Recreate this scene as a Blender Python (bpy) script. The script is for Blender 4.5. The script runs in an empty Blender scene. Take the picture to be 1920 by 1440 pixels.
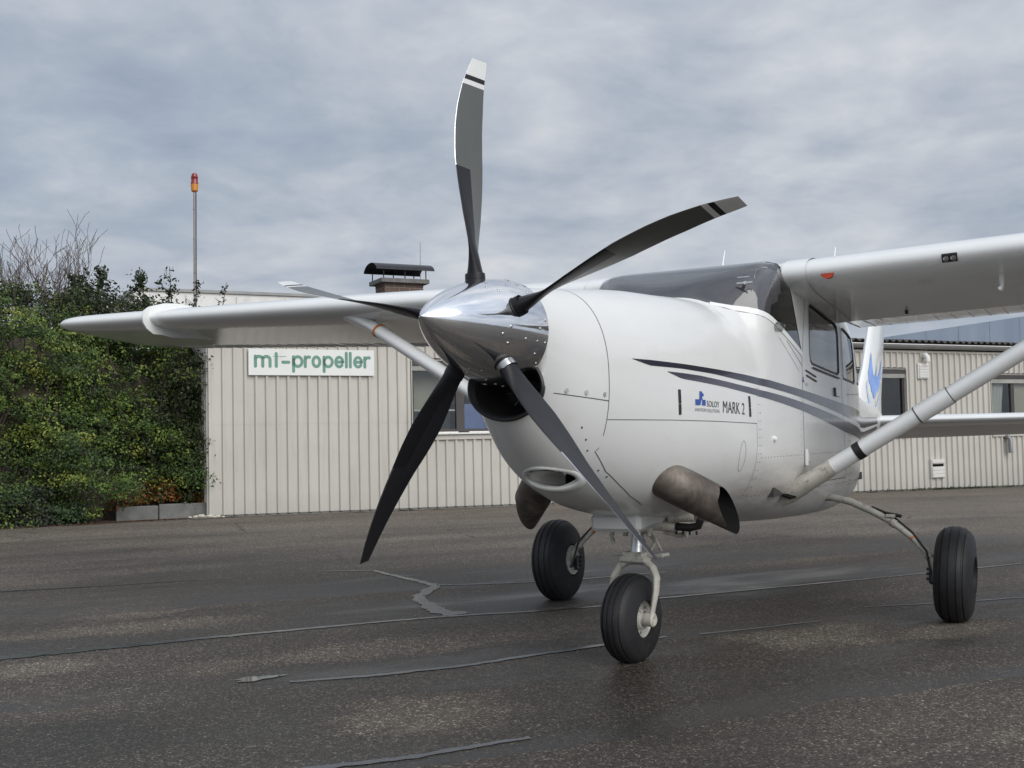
import bpy, bmesh, math, random
import numpy as np
from mathutils import Vector, Matrix

random.seed(7)
rng = np.random.default_rng(11)
SC = bpy.context.scene
COL = SC.collection
R = math.radians

# ------------------------------------------------------------------ camera
CAM_H, PITCH, ROLL = 1.095, R(2.80), R(-1.2445)
cam_d = bpy.data.cameras.new("camera")
cam_d.sensor_width = 36.0
cam_d.lens = 39.373
cam_d.clip_end = 2000.0
cam = bpy.data.objects.new("camera", cam_d)
COL.objects.link(cam)
_r0 = Vector((1, 0, 0))
_u0 = Vector((0, -math.sin(PITCH), math.cos(PITCH)))
_f = Vector((0, math.cos(PITCH), math.sin(PITCH)))
_rt = _r0 * math.cos(ROLL) + _u0 * math.sin(ROLL)
_up = -_r0 * math.sin(ROLL) + _u0 * math.cos(ROLL)
_m = Matrix((_rt, _up, -_f)).transposed().to_4x4()
_m.translation = Vector((0, 0, CAM_H))
cam.matrix_world = _m
SC.camera = cam

# ------------------------------------------------------------------ sun + overcast sky
SUN_DIR = Vector((0.52, -0.72, 0.56)).normalized()      # towards the sun
sun_d = bpy.data.lights.new("sun", 'SUN')
sun_d.energy = 1.8
sun_d.angle = R(48)
sun_d.color = (1.0, 0.955, 0.89)
sun = bpy.data.objects.new("sun", sun_d)
COL.objects.link(sun)
sun.rotation_euler = SUN_DIR.to_track_quat('Z', 'Y').to_euler()

SC.view_settings.view_transform = 'Standard'
SC.view_settings.look = 'None'
SC.view_settings.exposure = 0.0
SC.view_settings.gamma = 1.0
SC.view_settings.use_curve_mapping = False


class NT:
    """tiny node-tree helper"""
    def __init__(self, tree):
        self.t = tree
        self.n = tree.nodes
        self.n.clear()

    def add(self, typ, ins=None, **props):
        nd = self.n.new(typ)
        for k, v in props.items():
            setattr(nd, k, v)
        for k, v in (ins or {}).items():
            self.put(nd, k, v)
        return nd

    def put(self, nd, k, v):
        s = nd.inputs[k]
        if isinstance(v, bpy.types.NodeSocket):
            self.t.links.new(v, s)
        elif isinstance(v, bpy.types.Node):
            self.t.links.new(v.outputs[0], s)
        else:
            if s.type == 'RGBA' and len(v) == 3:
                v = (*v, 1.0)
            s.default_value = v

    def math(self, op, a, b=0.0, clamp=False):
        nd = self.add('ShaderNodeMath', operation=op, use_clamp=clamp)
        self.put(nd, 0, a)
        self.put(nd, 1, b)
        return nd.outputs[0]

    def mix(self, fac, a, b, mode='MIX'):
        nd = self.add('ShaderNodeMix', data_type='RGBA', blend_type=mode)
        nd.clamp_factor = True
        self.put(nd, 0, fac)
        self.put(nd, 6, a)
        self.put(nd, 7, b)
        return nd.outputs[2]

    def noise(self, vec, scale, detail=4, rough=0.55, dist=0.0):
        nd = self.add('ShaderNodeTexNoise', {'Scale': scale, 'Detail': detail, 'Roughness': rough, 'Distortion': dist})
        if vec is not None:
            self.put(nd, 'Vector', vec)
        return nd.outputs[0]

    def ramp(self, fac, stops, interp='LINEAR'):
        nd = self.add('ShaderNodeValToRGB')
        nd.color_ramp.interpolation = interp
        el = nd.color_ramp.elements
        while len(el) < len(stops):
            el.new(0.5)
        for e, (p, c) in zip(el, stops):
            e.position = p
            if isinstance(c, (int, float)):
                c = (c, c, c)
            e.color = (*c, 1.0)
        self.put(nd, 0, fac)
        return nd.outputs[0]

    def mapping(self, vec, scale=(1, 1, 1), loc=(0, 0, 0), rot=(0, 0, 0)):
        nd = self.add('ShaderNodeMapping', {'Scale': scale, 'Location': loc, 'Rotation': rot})
        self.put(nd, 'Vector', vec)
        return nd.outputs[0]


world = bpy.data.worlds.new("World")
SC.world = world
world.use_nodes = True
w = NT(world.node_tree)
sky = w.add('ShaderNodeTexSky', sky_type='NISHITA', sun_disc=False)
sky.sun_elevation = math.asin(SUN_DIR.z)
sky.sun_rotation = math.atan2(SUN_DIR.x, SUN_DIR.y)
gen = w.add('ShaderNodeTexCoord').outputs['Generated']
sep = w.add('ShaderNodeSeparateXYZ', {0: gen})
zz = w.math('MAXIMUM', sep.outputs[2], 0.0)
den = w.math('ADD', zz, 0.17)
px = w.math('DIVIDE', sep.outputs[0], den)
py = w.math('DIVIDE', sep.outputs[1], den)
pv = w.add('ShaderNodeCombineXYZ', {0: px, 1: py, 2: 0.0}).outputs[0]
big = w.noise(w.mapping(pv, (0.85, 0.85, 1), (3.1, 1.7, 0)), 1.0, 4, 0.5, 0.3)
mid = w.noise(w.mapping(pv, (2.5, 2.3, 1), (0.4, 5.2, 2)), 1.0, 5, 0.55, 0.35)
fine = w.noise(w.mapping(pv, (6.5, 5.6, 1), (7.0, 0.3, 4)), 1.0, 4, 0.55, 0.25)
s1 = w.math('ADD', w.math('MULTIPLY', big, 0.36), w.math('MULTIPLY', mid, 0.46))
s1 = w.math('ADD', s1, w.math('MULTIPLY', fine, 0.18))
cl = w.ramp(s1, [(0.35, (0.335, 0.392, 0.490)), (0.44, (0.425, 0.478, 0.560)), (0.50, (0.505, 0.550, 0.618)),
                 (0.56, (0.60, 0.632, 0.685)), (0.65, (0.75, 0.762, 0.785))])
# hazier towards the horizon, brighter overhead as every overcast sky is
hz = w.ramp(zz, [(0.0, 0.7), (0.10, 0.25), (0.22, 0.0)])
cl = w.mix(hz, cl, (0.435, 0.495, 0.575))
lift = w.ramp(zz, [(0.0, 0.94), (0.35, 1.0), (0.75, 1.25), (1.0, 1.30)])
cl = w.mix(1.0, cl, lift, 'MULTIPLY')
dotn = w.add('ShaderNodeVectorMath', operation='DOT_PRODUCT')
w.put(dotn, 0, gen)
dotn.inputs[1].default_value = SUN_DIR
glow = w.ramp(dotn.outputs['Value'], [(0.2, 1.0), (0.8, 1.35), (1.0, 1.9)])
cl = w.mix(1.0, cl, glow, 'MULTIPLY')
bg_sky = w.add('ShaderNodeBackground', {'Color': sky.outputs[0], 'Strength': 0.09})
bg_cl = w.add('ShaderNodeBackground', {'Color': cl, 'Strength': 1.0})
cover = w.ramp(big, [(0.30, 0.88), (0.42, 0.98)])
mixw = w.add('ShaderNodeMixShader', {0: cover, 1: bg_sky.outputs[0], 2: bg_cl.outputs[0]})
w.add('ShaderNodeOutputWorld', {0: mixw.outputs[0]})


# ------------------------------------------------------------------ materials
def new_mat(name):
    m = bpy.data.materials.new(name)
    m.use_nodes = True
    return m, NT(m.node_tree)


def finish(t, color, rough=0.5, metal=0.0, bump=None, bstr=0.2, bdist=0.01, coat=0.0, spec=0.5, extra=None):
    p = t.add('ShaderNodeBsdfPrincipled')
    t.put(p, 'Base Color', color)
    t.put(p, 'Roughness', rough)
    t.put(p, 'Metallic', metal)
    t.put(p, 'Specular IOR Level', spec)
    t.put(p, 'Coat Weight', coat)
    p.inputs['Coat Roughness'].default_value = 0.06
    for k, v in (extra or {}).items():
        t.put(p, k, v)
    if bump is not None:
        b = t.add('ShaderNodeBump', {'Strength': bstr, 'Distance': bdist, 'Height': bump})
        t.put(p, 'Normal', b.outputs[0])
    t.add('ShaderNodeOutputMaterial', {0: p.outputs[0]})
    return p


def mat(name, color, rough=0.5, metal=0.0, var=0.12, scale=6.0, grain=0.0, gscale=120.0, coat=0.0, dirt=None, spec=0.5, rvar=0.12):
    """plain painted / metal / rubber surface with uneven colour, gloss and fine relief"""
    m, t = new_mat(name)
    tc = t.add('ShaderNodeTexCoord').outputs['Object']
    n = t.noise(tc, scale, 5, 0.6)
    lo = tuple(c * (1 - var) for c in color)
    hi = tuple(min(1, c * (1 + var)) for c in color)
    c = t.ramp(n, [(0.3, lo), (0.7, hi)])
    if dirt:
        dcol, dscale, dlo, dhi = dirt
        dn = t.noise(tc, dscale, 6, 0.65, 0.4)
        c = t.mix(t.ramp(dn, [(dlo, 0.0), (dhi, 1.0)]), c, dcol)
    r = t.math('ADD', rough - rvar * 0.5, t.math('MULTIPLY', t.noise(tc, scale * 3.1, 4), rvar), True)
    bump = t.noise(tc, gscale, 3) if grain else None
    finish(t, c, r, metal, bump, grain, 0.004, coat, spec)
    return m


M = {}


def make_white_paint():
    m, t = new_mat('aircraft_white')
    tc = t.add('ShaderNodeTexCoord').outputs['Object']
    n = t.noise(tc, 1.7, 4)
    c = t.ramp(n, [(0.3, (0.670, 0.675, 0.662)), (0.7, (0.725, 0.728, 0.715))])
    # faint streaky grime that runs aft
    st = t.noise(t.mapping(tc, (1.6, 9, 9)), 1.0, 6, 0.7, 0.3)
    c = t.mix(t.math('MULTIPLY', t.ramp(st, [(0.55, 0.0), (0.78, 1.0)]), 0.16), c, (0.42, 0.38, 0.33))
    sp = t.noise(tc, 60, 2, 0.7)
    c = t.mix(t.math('MULTIPLY', t.ramp(sp, [(0.70, 0.0), (0.76, 1.0)]), 0.25), c, (0.33, 0.30, 0.27))
    # exhaust soot blown along the lower cabin side, behind both stacks
    s = t.add('ShaderNodeSeparateXYZ', {0: tc})
    ay = t.math('ABSOLUTE', s.outputs[1])
    zc = t.math('ADD', 0.775, t.math('MULTIPLY', s.outputs[0], -0.01))
    dz = t.math('ABSOLUTE', t.math('SUBTRACT', s.outputs[2], zc))
    band = t.ramp(dz, [(0.0, 1.0), (0.10, 0.65), (0.24, 0.0)])
    along = t.ramp(t.math('MULTIPLY', t.math('SUBTRACT', 0.35, s.outputs[0]), 0.22), [(0.0, 0.0), (0.12, 0.55), (0.30, 1.0), (0.55, 0.75), (1.0, 0.25)])
    side = t.ramp(ay, [(0.22, 0.0), (0.40, 1.0)])
    soot = t.math('MULTIPLY', t.math('MULTIPLY', band, along), side)
    brk = t.ramp(t.noise(t.mapping(tc, (2.2, 10, 12)), 1.0, 6, 0.7), [(0.25, 0.25), (0.7, 1.0)])
    c = t.mix(t.math('MULTIPLY', t.math('MULTIPLY', soot, brk), 0.88), c, (0.185, 0.140, 0.098))
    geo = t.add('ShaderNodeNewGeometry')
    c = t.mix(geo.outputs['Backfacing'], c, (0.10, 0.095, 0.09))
    wav = t.noise(tc, 3.2, 3, 0.5)
    finish(t, c, 0.24, 0.0, wav, 0.06, 0.02, 0.22)
    return m


M['white'] = make_white_paint()
M['wing_white'] = mat('wing_white', (0.77, 0.78, 0.77), 0.12, 0, 0.03, 2.0, 0.0, coat=0.0, rvar=0.05, dirt=((0.5, 0.47, 0.43), 3.0, 0.62, 0.95))
M['white_panel'] = mat('cream_white_paint', (0.74, 0.73, 0.70), 0.5, 0, 0.06, 3, dirt=((0.45, 0.42, 0.37), 5, 0.58, 0.9))
M['offwhite_gear'] = mat('chipped_gear_paint', (0.50, 0.48, 0.42), 0.42, 0, 0.12, 18, 0.2, dirt=((0.13, 0.11, 0.09), 22, 0.54, 0.72))
M['black_paint'] = mat('matt_black_paint', (0.018, 0.018, 0.020), 0.42, 0, 0.2, 9, 0.1)
M['prop_grey'] = mat('propeller_grey_paint', (0.092, 0.098, 0.092), 0.34, 0, 0.06, 6, 0.05)
M['prop_black'] = mat('propeller_black_paint', (0.020, 0.021, 0.026), 0.48, 0, 0.10, 6, 0.05, rvar=0.08, spec=0.28)
M['boot'] = mat('deicing_boot_rubber', (0.011, 0.011, 0.014), 0.42, 0, 0.15, 10, 0.1, spec=0.35)
M['tip_white'] = mat('propeller_tip_white', (0.70, 0.71, 0.69), 0.35, 0, 0.05, 9)
M['nickel'] = mat('nickel_edge', (0.80, 0.80, 0.82), 0.16, 1.0, 0.05, 20)
M['rubber'] = mat('tyre_rubber', (0.0125, 0.0125, 0.0140), 0.60, 0, 0.25, 14, 0.25, 220, dirt=((0.036, 0.034, 0.031), 9, 0.55, 0.9))
M['seal'] = mat('black_seal', (0.015, 0.015, 0.016), 0.5, 0, 0.2, 20)
M['seam'] = mat('panel_seam', (0.075, 0.072, 0.068), 0.7, 0, 0.25, 8)
M['steel'] = mat('bare_steel', (0.55, 0.55, 0.55), 0.3, 1.0, 0.12, 20, dirt=((0.2, 0.17, 0.14), 30, 0.6, 0.85))
M['rim'] = mat('wheel_rim_alloy', (0.52, 0.51, 0.47), 0.45, 0.15, 0.12, 20, 0.15, dirt=((0.10, 0.09, 0.08), 25, 0.52, 0.75))
M['dark'] = mat('dark_cavity', (0.008, 0.008, 0.008), 0.9, 0, 0.2, 10, spec=0.08)
M['gunmetal'] = mat('dark_hardware', (0.05, 0.05, 0.05), 0.45, 0.6, 0.3, 30)
M['stripe_dark'] = mat('stripe_navy', (0.019, 0.018, 0.032), 0.22, 0, 0.08, 6, coat=0.4)
M['stripe_grey'] = mat('stripe_slate', (0.050, 0.049, 0.070), 0.22, 0, 0.08, 6, coat=0.4)
M['letter_grey'] = mat('lettering_dark_grey', (0.045, 0.045, 0.052), 0.4, 0, 0.1, 8)
M['letter_blue'] = mat('lettering_blue', (0.030, 0.085, 0.34), 0.35, 0, 0.1, 8)
M['letter_thin'] = mat('lettering_pale_grey', (0.22, 0.22, 0.23), 0.4, 0, 0.1, 8)
M['fin_blue'] = mat('emblem_blue', (0.22, 0.38, 0.78), 0.35, 0, 0.25, 5)
M['fin_pale'] = mat('emblem_pale_blue', (0.50, 0.62, 0.82), 0.35, 0, 0.1, 5)
M['red_plug'] = mat('orange_red_plastic', (0.50, 0.055, 0.018), 0.4, 0, 0.15, 20)
M['orange'] = mat('orange_tape', (0.55, 0.20, 0.05), 0.5, 0, 0.2, 20)
M['shade'] = mat('sun_shade_mesh', (0.125, 0.122, 0.135), 0.85, 0, 0.10, 5)
M['seat'] = mat('seat_leather', (0.16, 0.145, 0.135), 0.55, 0, 0.15, 8)
M['cabin'] = mat('cabin_trim', (0.05, 0.048, 0.046), 0.8, 0, 0.2, 6)
M['sign_white'] = mat('sign_board_white', (0.76, 0.77, 0.74), 0.45, 0, 0.03, 3, dirt=((0.52, 0.51, 0.47), 4, 0.62, 0.95))
M['sign_green'] = mat('sign_letter_green', (0.135, 0.285, 0.225), 0.45, 0, 0.08, 5)
M['frame_brown'] = mat('window_frame_brown', (0.055, 0.047, 0.045), 0.45, 0, 0.15, 8)
M['gutter'] = mat('grey_gutter', (0.25, 0.255, 0.25), 0.42, 0.3, 0.12, 3, dirt=((0.08, 0.075, 0.07), 6, 0.6, 0.9))
M['roof'] = mat('fibre_cement_roof', (0.085, 0.080, 0.076), 0.9, 0, 0.3, 4, 0.3, dirt=((0.10, 0.12, 0.06), 7, 0.6, 0.85))
M['concrete'] = mat('weathered_concrete', (0.165, 0.165, 0.158), 0.85, 0, 0.22, 5, 0.4, 70, dirt=((0.10, 0.10, 0.085), 4, 0.5, 0.8))
M['brick'] = mat('brown_brick', (0.135, 0.088, 0.072), 0.85, 0, 0.25, 12, 0.4)
M['mortar'] = mat('mortar', (0.30, 0.28, 0.25), 0.9, 0, 0.15, 12, 0.3)
M['hood'] = mat('dark_copper_hood', (0.045, 0.045, 0.050), 0.35, 0.7, 0.2, 6)
M['puddle'] = mat('standing_water', (0.02, 0.021, 0.022), 0.05, 0, 0.05, 2, rvar=0.02)
M['grit'] = mat('wall_foot_grit', (0.155, 0.138, 0.112), 0.95, 0, 0.35, 25, 0.6, 90)
M['galv'] = mat('galvanised_pole', (0.30, 0.27, 0.26), 0.45, 0.5, 0.12, 5)
M['lamp_red'] = mat('red_beacon_glass', (0.23, 0.012, 0.014), 0.2, 0, 0.1, 20, coat=0.5)
M['lamp_orange'] = mat('orange_beacon_base', (0.62, 0.24, 0.03), 0.4, 0, 0.1, 20)
M['curtain'] = mat('net_curtain', (0.62, 0.63, 0.60), 0.9, 0, 0.12, 3)
M['room'] = mat('room_dark', (0.30, 0.30, 0.28), 0.9, 0, 0.3, 1.5)
M['blind'] = mat('pale_roller_blind', (0.50, 0.47, 0.38), 0.9, 0, 0.05, 3)
M['blue_box'] = mat('blue_shelf', (0.24, 0.31, 0.62), 0.7, 0, 0.15, 3)
M['stone'] = mat('pale_pebble', (0.52, 0.48, 0.41), 0.85, 0, 0.2, 30, 0.3)
M['bark'] = mat('bare_bark', (0.125, 0.100, 0.092), 0.9, 0, 0.25, 10, 0.4)
M['twig'] = mat('shrub_twig', (0.060, 0.047, 0.038), 0.9, 0, 0.3, 10)
M['cover'] = mat('white_fairing', (0.80, 0.81, 0.80), 0.3, 0, 0.03, 4, coat=0.3)


def make_chrome():
    m, t = new_mat('polished_spinner')
    tc = t.add('ShaderNodeTexCoord').outputs['Object']
    st = t.noise(t.mapping(tc, (1.5, 14, 14)), 1.0, 6, 0.7, 0.5)
    c = t.ramp(st, [(0.3, (0.76, 0.765, 0.79)), (0.7, (0.86, 0.865, 0.88))])
    r = t.ramp(st, [(0.3, 0.05), (0.75, 0.13)])
    finish(t, c, r, 1.0, t.noise(tc, 9, 3), 0.06, 0.01)
    return m


M['chrome'] = make_chrome()


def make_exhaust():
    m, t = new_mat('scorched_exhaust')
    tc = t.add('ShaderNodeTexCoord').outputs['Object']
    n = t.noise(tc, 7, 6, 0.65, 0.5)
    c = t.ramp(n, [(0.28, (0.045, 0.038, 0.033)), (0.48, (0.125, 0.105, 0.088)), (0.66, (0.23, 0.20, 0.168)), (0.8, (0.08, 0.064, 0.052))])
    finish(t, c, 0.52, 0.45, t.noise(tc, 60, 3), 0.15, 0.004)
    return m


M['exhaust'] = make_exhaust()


def make_glass(name, tint, rough=0.0, f=1.0):
    m, t = new_mat(name)
    tr = t.add('ShaderNodeBsdfTransparent', {'Color': tint})
    gl = t.add('ShaderNodeBsdfGlossy', {'Color': (f, f, f), 'Roughness': rough})
    fr = t.add('ShaderNodeFresnel', {'IOR': 1.52})
    fac = t.math('ADD', t.math('MULTIPLY', fr.outputs[0], 1.25), 0.02, True)
    mx = t.add('ShaderNodeMixShader', {0: fac, 1: tr.outputs[0], 2: gl.outputs[0]})
    t.add('ShaderNodeOutputMaterial', {0: mx.outputs[0]})
    return m


M['glass'] = make_glass('cabin_perspex', (0.74, 0.75, 0.76))
M['pane'] = make_glass('window_pane', (0.80, 0.84, 0.83))


def make_cladding():
    m, t = new_mat('beige_cladding')
    tc = t.add('ShaderNodeTexCoord').outputs['Object']
    n = t.noise(tc, 0.9, 4)
    c = t.ramp(n, [(0.3, (0.485, 0.462, 0.415)), (0.7, (0.555, 0.532, 0.482))])
    st = t.noise(t.mapping(tc, (9, 9, 0.7)), 1.0, 5, 0.65)
    c = t.mix(t.math('MULTIPLY', t.ramp(st, [(0.5, 0.0), (0.8, 1.0)]), 0.35), c, (0.30, 0.275, 0.245))
    s = t.add('ShaderNodeSeparateXYZ', {0: tc})
    low = t.ramp(t.math('ADD', s.outputs[2], t.math('MULTIPLY', t.noise(tc, 5, 3), 0.25)), [(0.0, 0.55), (0.45, 0.0)])
    c = t.mix(low, c, (0.37, 0.365, 0.335))
    sc = t.noise(tc, 34, 2, 0.7)
    c = t.mix(t.math('MULTIPLY', t.ramp(sc, [(0.68, 0.0), (0.75, 1.0)]), 0.3), c, (0.66, 0.64, 0.58))
    finish(t, c, 0.50, 0.0, t.noise(tc, 2.5, 3), 0.10, 0.03)
    return m


M['clad'] = make_cladding()


def make_blue_shed():
    m, t = new_mat('blue_grey_sheet')
    tc = t.add('ShaderNodeTexCoord').outputs['Object']
    st = t.noise(t.mapping(tc, (0.6, 0.6, 0.10)), 1.0, 6, 0.65)
    c = t.ramp(st, [(0.3, (0.160, 0.205, 0.275)), (0.7, (0.225, 0.275, 0.345))])
    finish(t, c, 0.6)
    return m


M['blue_shed'] = make_blue_shed()


def make_leaf(name, stops, patch=None, trans=0.15, tone=False):
    m, t = new_mat(name)
    geo = t.add('ShaderNodeNewGeometry')
    c = t.ramp(geo.outputs['Random Per Island'], stops)
    if tone:
        at_ = t.add('ShaderNodeAttribute', attribute_name='tone')
        tn = t.math('ADD', t.math('MULTIPLY', geo.outputs['Random Per Island'], 0.22), t.math('MULTIPLY', at_.outputs['Fac'], 0.78))
        c = t.ramp(tn, stops)
    if patch:
        tc = t.add('ShaderNodeTexCoord').outputs['Object']
        for col, sc, lo, hi, amt in patch:
            n = t.noise(tc, sc, 3, 0.6)
            c = t.mix(t.math('MULTIPLY', t.ramp(n, [(lo, 0.0), (hi, 1.0)]), amt), c, col)
    p = t.add('ShaderNodeBsdfPrincipled')
    t.put(p, 'Base Color', c)
    p.inputs['Roughness'].default_value = 0.48
    p.inputs['Specular IOR Level'].default_value = 0.35
    tl = t.add('ShaderNodeBsdfTranslucent', {'Color': c})
    mx = t.add('ShaderNodeMixShader', {0: trans, 1: p.outputs[0], 2: tl.outputs[0]})
    t.add('ShaderNodeOutputMaterial', {0: mx.outputs[0]})
    return m


M['leaf'] = make_leaf('hedge_leaf', [(0.0, (0.050, 0.042, 0.034)), (0.16, (0.034, 0.034, 0.026)), (0.22, (0.020, 0.038, 0.014)), (0.5, (0.072, 0.126, 0.026)), (0.72, (0.150, 0.220, 0.038)), (0.92, (0.29, 0.32, 0.065)), (1.0, (0.26, 0.16, 0.035))],
                      [((0.055, 0.047, 0.040), 1.1, 0.58, 0.70, 0.6), ((0.24, 0.11, 0.025), 1.9, 0.68, 0.75, 0.6)], tone=True)
M['leaf_dark'] = make_leaf('dark_leaf', [(0.0, (0.018, 0.026, 0.016)), (0.6, (0.038, 0.060, 0.022)), (1.0, (0.085, 0.105, 0.035))],
                           [((0.040, 0.036, 0.034), 2.0, 0.50, 0.70, 0.6)])
M['leaf_low'] = make_leaf('low_cover_leaf', [(0.0, (0.020, 0.030, 0.022)), (0.5, (0.045, 0.062, 0.040)), (1.0, (0.065, 0.135, 0.035))],
                          [((0.050, 0.047, 0.043), 1.6, 0.48, 0.64, 0.8), ((0.055, 0.14, 0.022), 1.1, 0.55, 0.72, 0.6)])
M['leaf_orange'] = make_leaf('autumn_leaf', [(0.0, (0.045, 0.065, 0.02)), (0.45, (0.10, 0.10, 0.02)), (0.75, (0.24, 0.085, 0.02)), (1.0, (0.34, 0.045, 0.018))])
M['leaf_red'] = make_leaf('red_leaf', [(0.0, (0.06, 0.02, 0.02)), (0.5, (0.16, 0.018, 0.02)), (1.0, (0.30, 0.02, 0.03))])
M['litter'] = make_leaf('fallen_leaf', [(0.0, (0.05, 0.035, 0.02)), (0.5, (0.11, 0.055, 0.03)), (1.0, (0.20, 0.075, 0.035))], None, 0.0)


def make_tarmac():
    m, t = new_mat('damp_tarmac')
    tc = t.add('ShaderNodeTexCoord').outputs['Object']
    ro = t.mapping(tc, (1, 1, 1), (0, 0, 0), (0, 0, R(-25)))       # paving runs parallel to the workshop
    # dry patches: long, ragged, broken up by the paving lanes
    a = t.noise(t.mapping(ro, (0.16, 0.72, 1), (2.2, 0.4, 0)), 1.0, 6, 0.62, 0.5)
    b = t.noise(t.mapping(ro, (0.62, 1.5, 1), (0.0, 9.4, 0)), 1.0, 5, 0.62, 0.3)
    dry = t.math('ADD', t.math('MULTIPLY', a, 0.64), t.math('MULTIPLY', b, 0.36))
    s = t.add('ShaderNodeSeparateXYZ', {0: tc})
    far = t.ramp(t.math('MULTIPLY', s.outputs[1], 0.05), [(0.42, 0.0), (0.62, 0.13), (0.80, 0.26)])
    dry = t.math('ADD', dry, far)
    # named dry islands: centre and half-size in the paving frame
    nb = t.math('MULTIPLY', t.math('SUBTRACT', t.noise(ro, 2.6, 6, 0.68), 0.5), 1.5)
    sr = t.add('ShaderNodeSeparateXYZ', {0: ro})
    isl = None
    for cx, cy, rx, ry in ((1.60, 4.34, .52, .42), (2.0, 5.72, 1.25, .34), (4.05, 4.88, .62, .42), (.78, 7.88, .55, .30), (4.8, 4.6, .6, .25), (.2, 6.15, .4, .25), (.9, 7.2, 1.0, .25)):
        dx = t.math('DIVIDE', t.math('SUBTRACT', sr.outputs[0], cx), rx)
        dy = t.math('DIVIDE', t.math('SUBTRACT', sr.outputs[1], cy), ry)
        q = t.math('SUBTRACT', 1.0, t.math('SQRT', t.math('ADD', t.math('MULTIPLY', dx, dx), t.math('MULTIPLY', dy, dy))))
        isl = q if isl is None else t.math('MAXIMUM', isl, q)
    isl = t.ramp(t.math('ADD', isl, nb), [(0.0, 0.0), (0.55, 0.21)])
    dry = t.math('ADD', t.math('SUBTRACT', dry, 0.035), isl)
    dm = t.ramp(dry, [(0.38, 0.0), (0.52, 0.48), (0.68, 1.0)])
    wet = t.ramp(dry, [(0.36, 1.0), (0.46, 0.0)])
    # aggregate
    v1 = t.add('ShaderNodeTexVoronoi', {'Vector': tc, 'Scale': 135.0, 'Randomness': 1.0})
    v2 = t.add('ShaderNodeTexVoronoi', {'Vector': t.mapping(tc, (1, 1, 1), (3.3, 1.2, 0.5)), 'Scale': 55.0})
    chip = t.ramp(t.math('MULTIPLY', t.add('ShaderNodeSeparateColor', {0: v1.outputs['Color']}).outputs[0], 1.0), [(0.0, 0.45), (0.55, 0.86), (0.84, 1.25), (0.93, 1.8), (1.0, 3.8)])
    chip2 = t.ramp(t.add('ShaderNodeSeparateColor', {0: v2.outputs['Color']}).outputs[1], [(0.0, 0.86), (0.92, 1.03), (0.97, 1.5)])
    base = t.mix(dm, (0.0435, 0.0375, 0.0305), (0.140, 0.118, 0.095))
    # slow tonal drift
    dr = t.ramp(t.noise(t.mapping(ro, (0.3, 0.9, 1), (5, 5, 0)), 1.0, 5), [(0.25, 0.78), (0.75, 1.28)])
    base = t.mix(1.0, base, dr, 'MULTIPLY')
    base = t.mix(1.0, base, chip, 'MULTIPLY')
    base = t.mix(1.0, base, chip2, 'MULTIPLY')
    # hairline cracks in the old surface near the building
    vc = t.add('ShaderNodeTexVoronoi', {'Vector': t.mapping(t.mapping(ro, (0.32, 0.75, 1)), (1, 1, 1)), 'Scale': 1.0}, feature='DISTANCE_TO_EDGE')
    wob = t.noise(tc, 3.0, 4)
    crk = t.ramp(t.math('ADD', vc.outputs['Distance'], t.math('MULTIPLY', t.math('SUBTRACT', wob, 0.5), 0.03)), [(0.0, 1.0), (0.007, 0.0)])
    crk = t.math('MULTIPLY', crk, t.ramp(t.math('MULTIPLY', s.outputs[1], 0.05), [(0.45, 0.0), (0.6, 0.55)]))
    base = t.mix(crk, base, (0.018, 0.017, 0.016))
    # rain water still standing in smooth lanes just uphill of the joint seals
    yr = t.add('ShaderNodeSeparateXYZ', {0: ro})
    wv = t.math('MULTIPLY', t.math('SUBTRACT', t.noise(ro, 0.8, 5, 0.6), 0.5), 0.55)
    yy = t.math('ADD', yr.outputs[1], wv)
    lane = None
    for y0, w0, w1 in ((5.12, 0.05, 0.50), (6.50, 0.05, 1.15), (7.80, 0.06, 1.3), (3.6, 0.05, 0.30)):
        d = t.math('DIVIDE', t.math('SUBTRACT', yy, y0), w1)
        r_ = t.ramp(d, [(0.0, 0.0), (w0, 1.0), (0.35, 0.75), (1.0, 0.0)])
        lane = r_ if lane is None else t.math('MAXIMUM', lane, r_)
    lane = t.math('MULTIPLY', lane, t.ramp(t.noise(t.mapping(ro, (0.35, 0.6, 1), (8, 3, 0)), 1.0, 4), [(0.38, 0.0), (0.52, 1.0)]))
    base = t.mix(t.math('MULTIPLY', lane, 0.75), base, (0.040, 0.040, 0.041))
    rough = t.math('SUBTRACT', t.math('ADD', 0.58, t.math('MULTIPLY', dm, 0.30)), t.math('MULTIPLY', wet, 0.17))
    hgt = t.math('ADD', t.math('MULTIPLY', v1.outputs['Distance'], -0.6), t.math('MULTIPLY', t.noise(tc, 260, 2), 0.6))
    rough = t.math('SUBTRACT', rough, t.math('MULTIPLY', lane, 0.16))
    p_ = finish(t, base, rough, 0.0, hgt, 0.55, 0.006, 0.0, 0.34)
    bn = p_.inputs['Normal'].links[0].from_node
    t.put(bn, 'Strength', t.math('SUBTRACT', 0.55, t.math('MULTIPLY', lane, 0.42)))
    return m


M['tarmac'] = make_tarmac()


def make_bitumen():
    m, t = new_mat('bitumen_seal')
    tc = t.add('ShaderNodeTexCoord').outputs['Object']
    n = t.noise(tc, 3.0, 5)
    c = t.ramp(n, [(0.3, (0.060, 0.064, 0.069)), (0.7, (0.098, 0.102, 0.107))])
    g = t.noise(tc, 160, 2, 0.6)
    c = t.mix(t.ramp(g, [(0.55, 0.0), (0.75, 0.5)]), c, (0.10, 0.098, 0.09))
    finish(t, c, t.ramp(n, [(0.3, 0.20), (0.7, 0.34)]), 0.0, g, 0.10, 0.002, 0.0, 0.5)
    return m


M['bitumen'] = make_bitumen()


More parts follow.
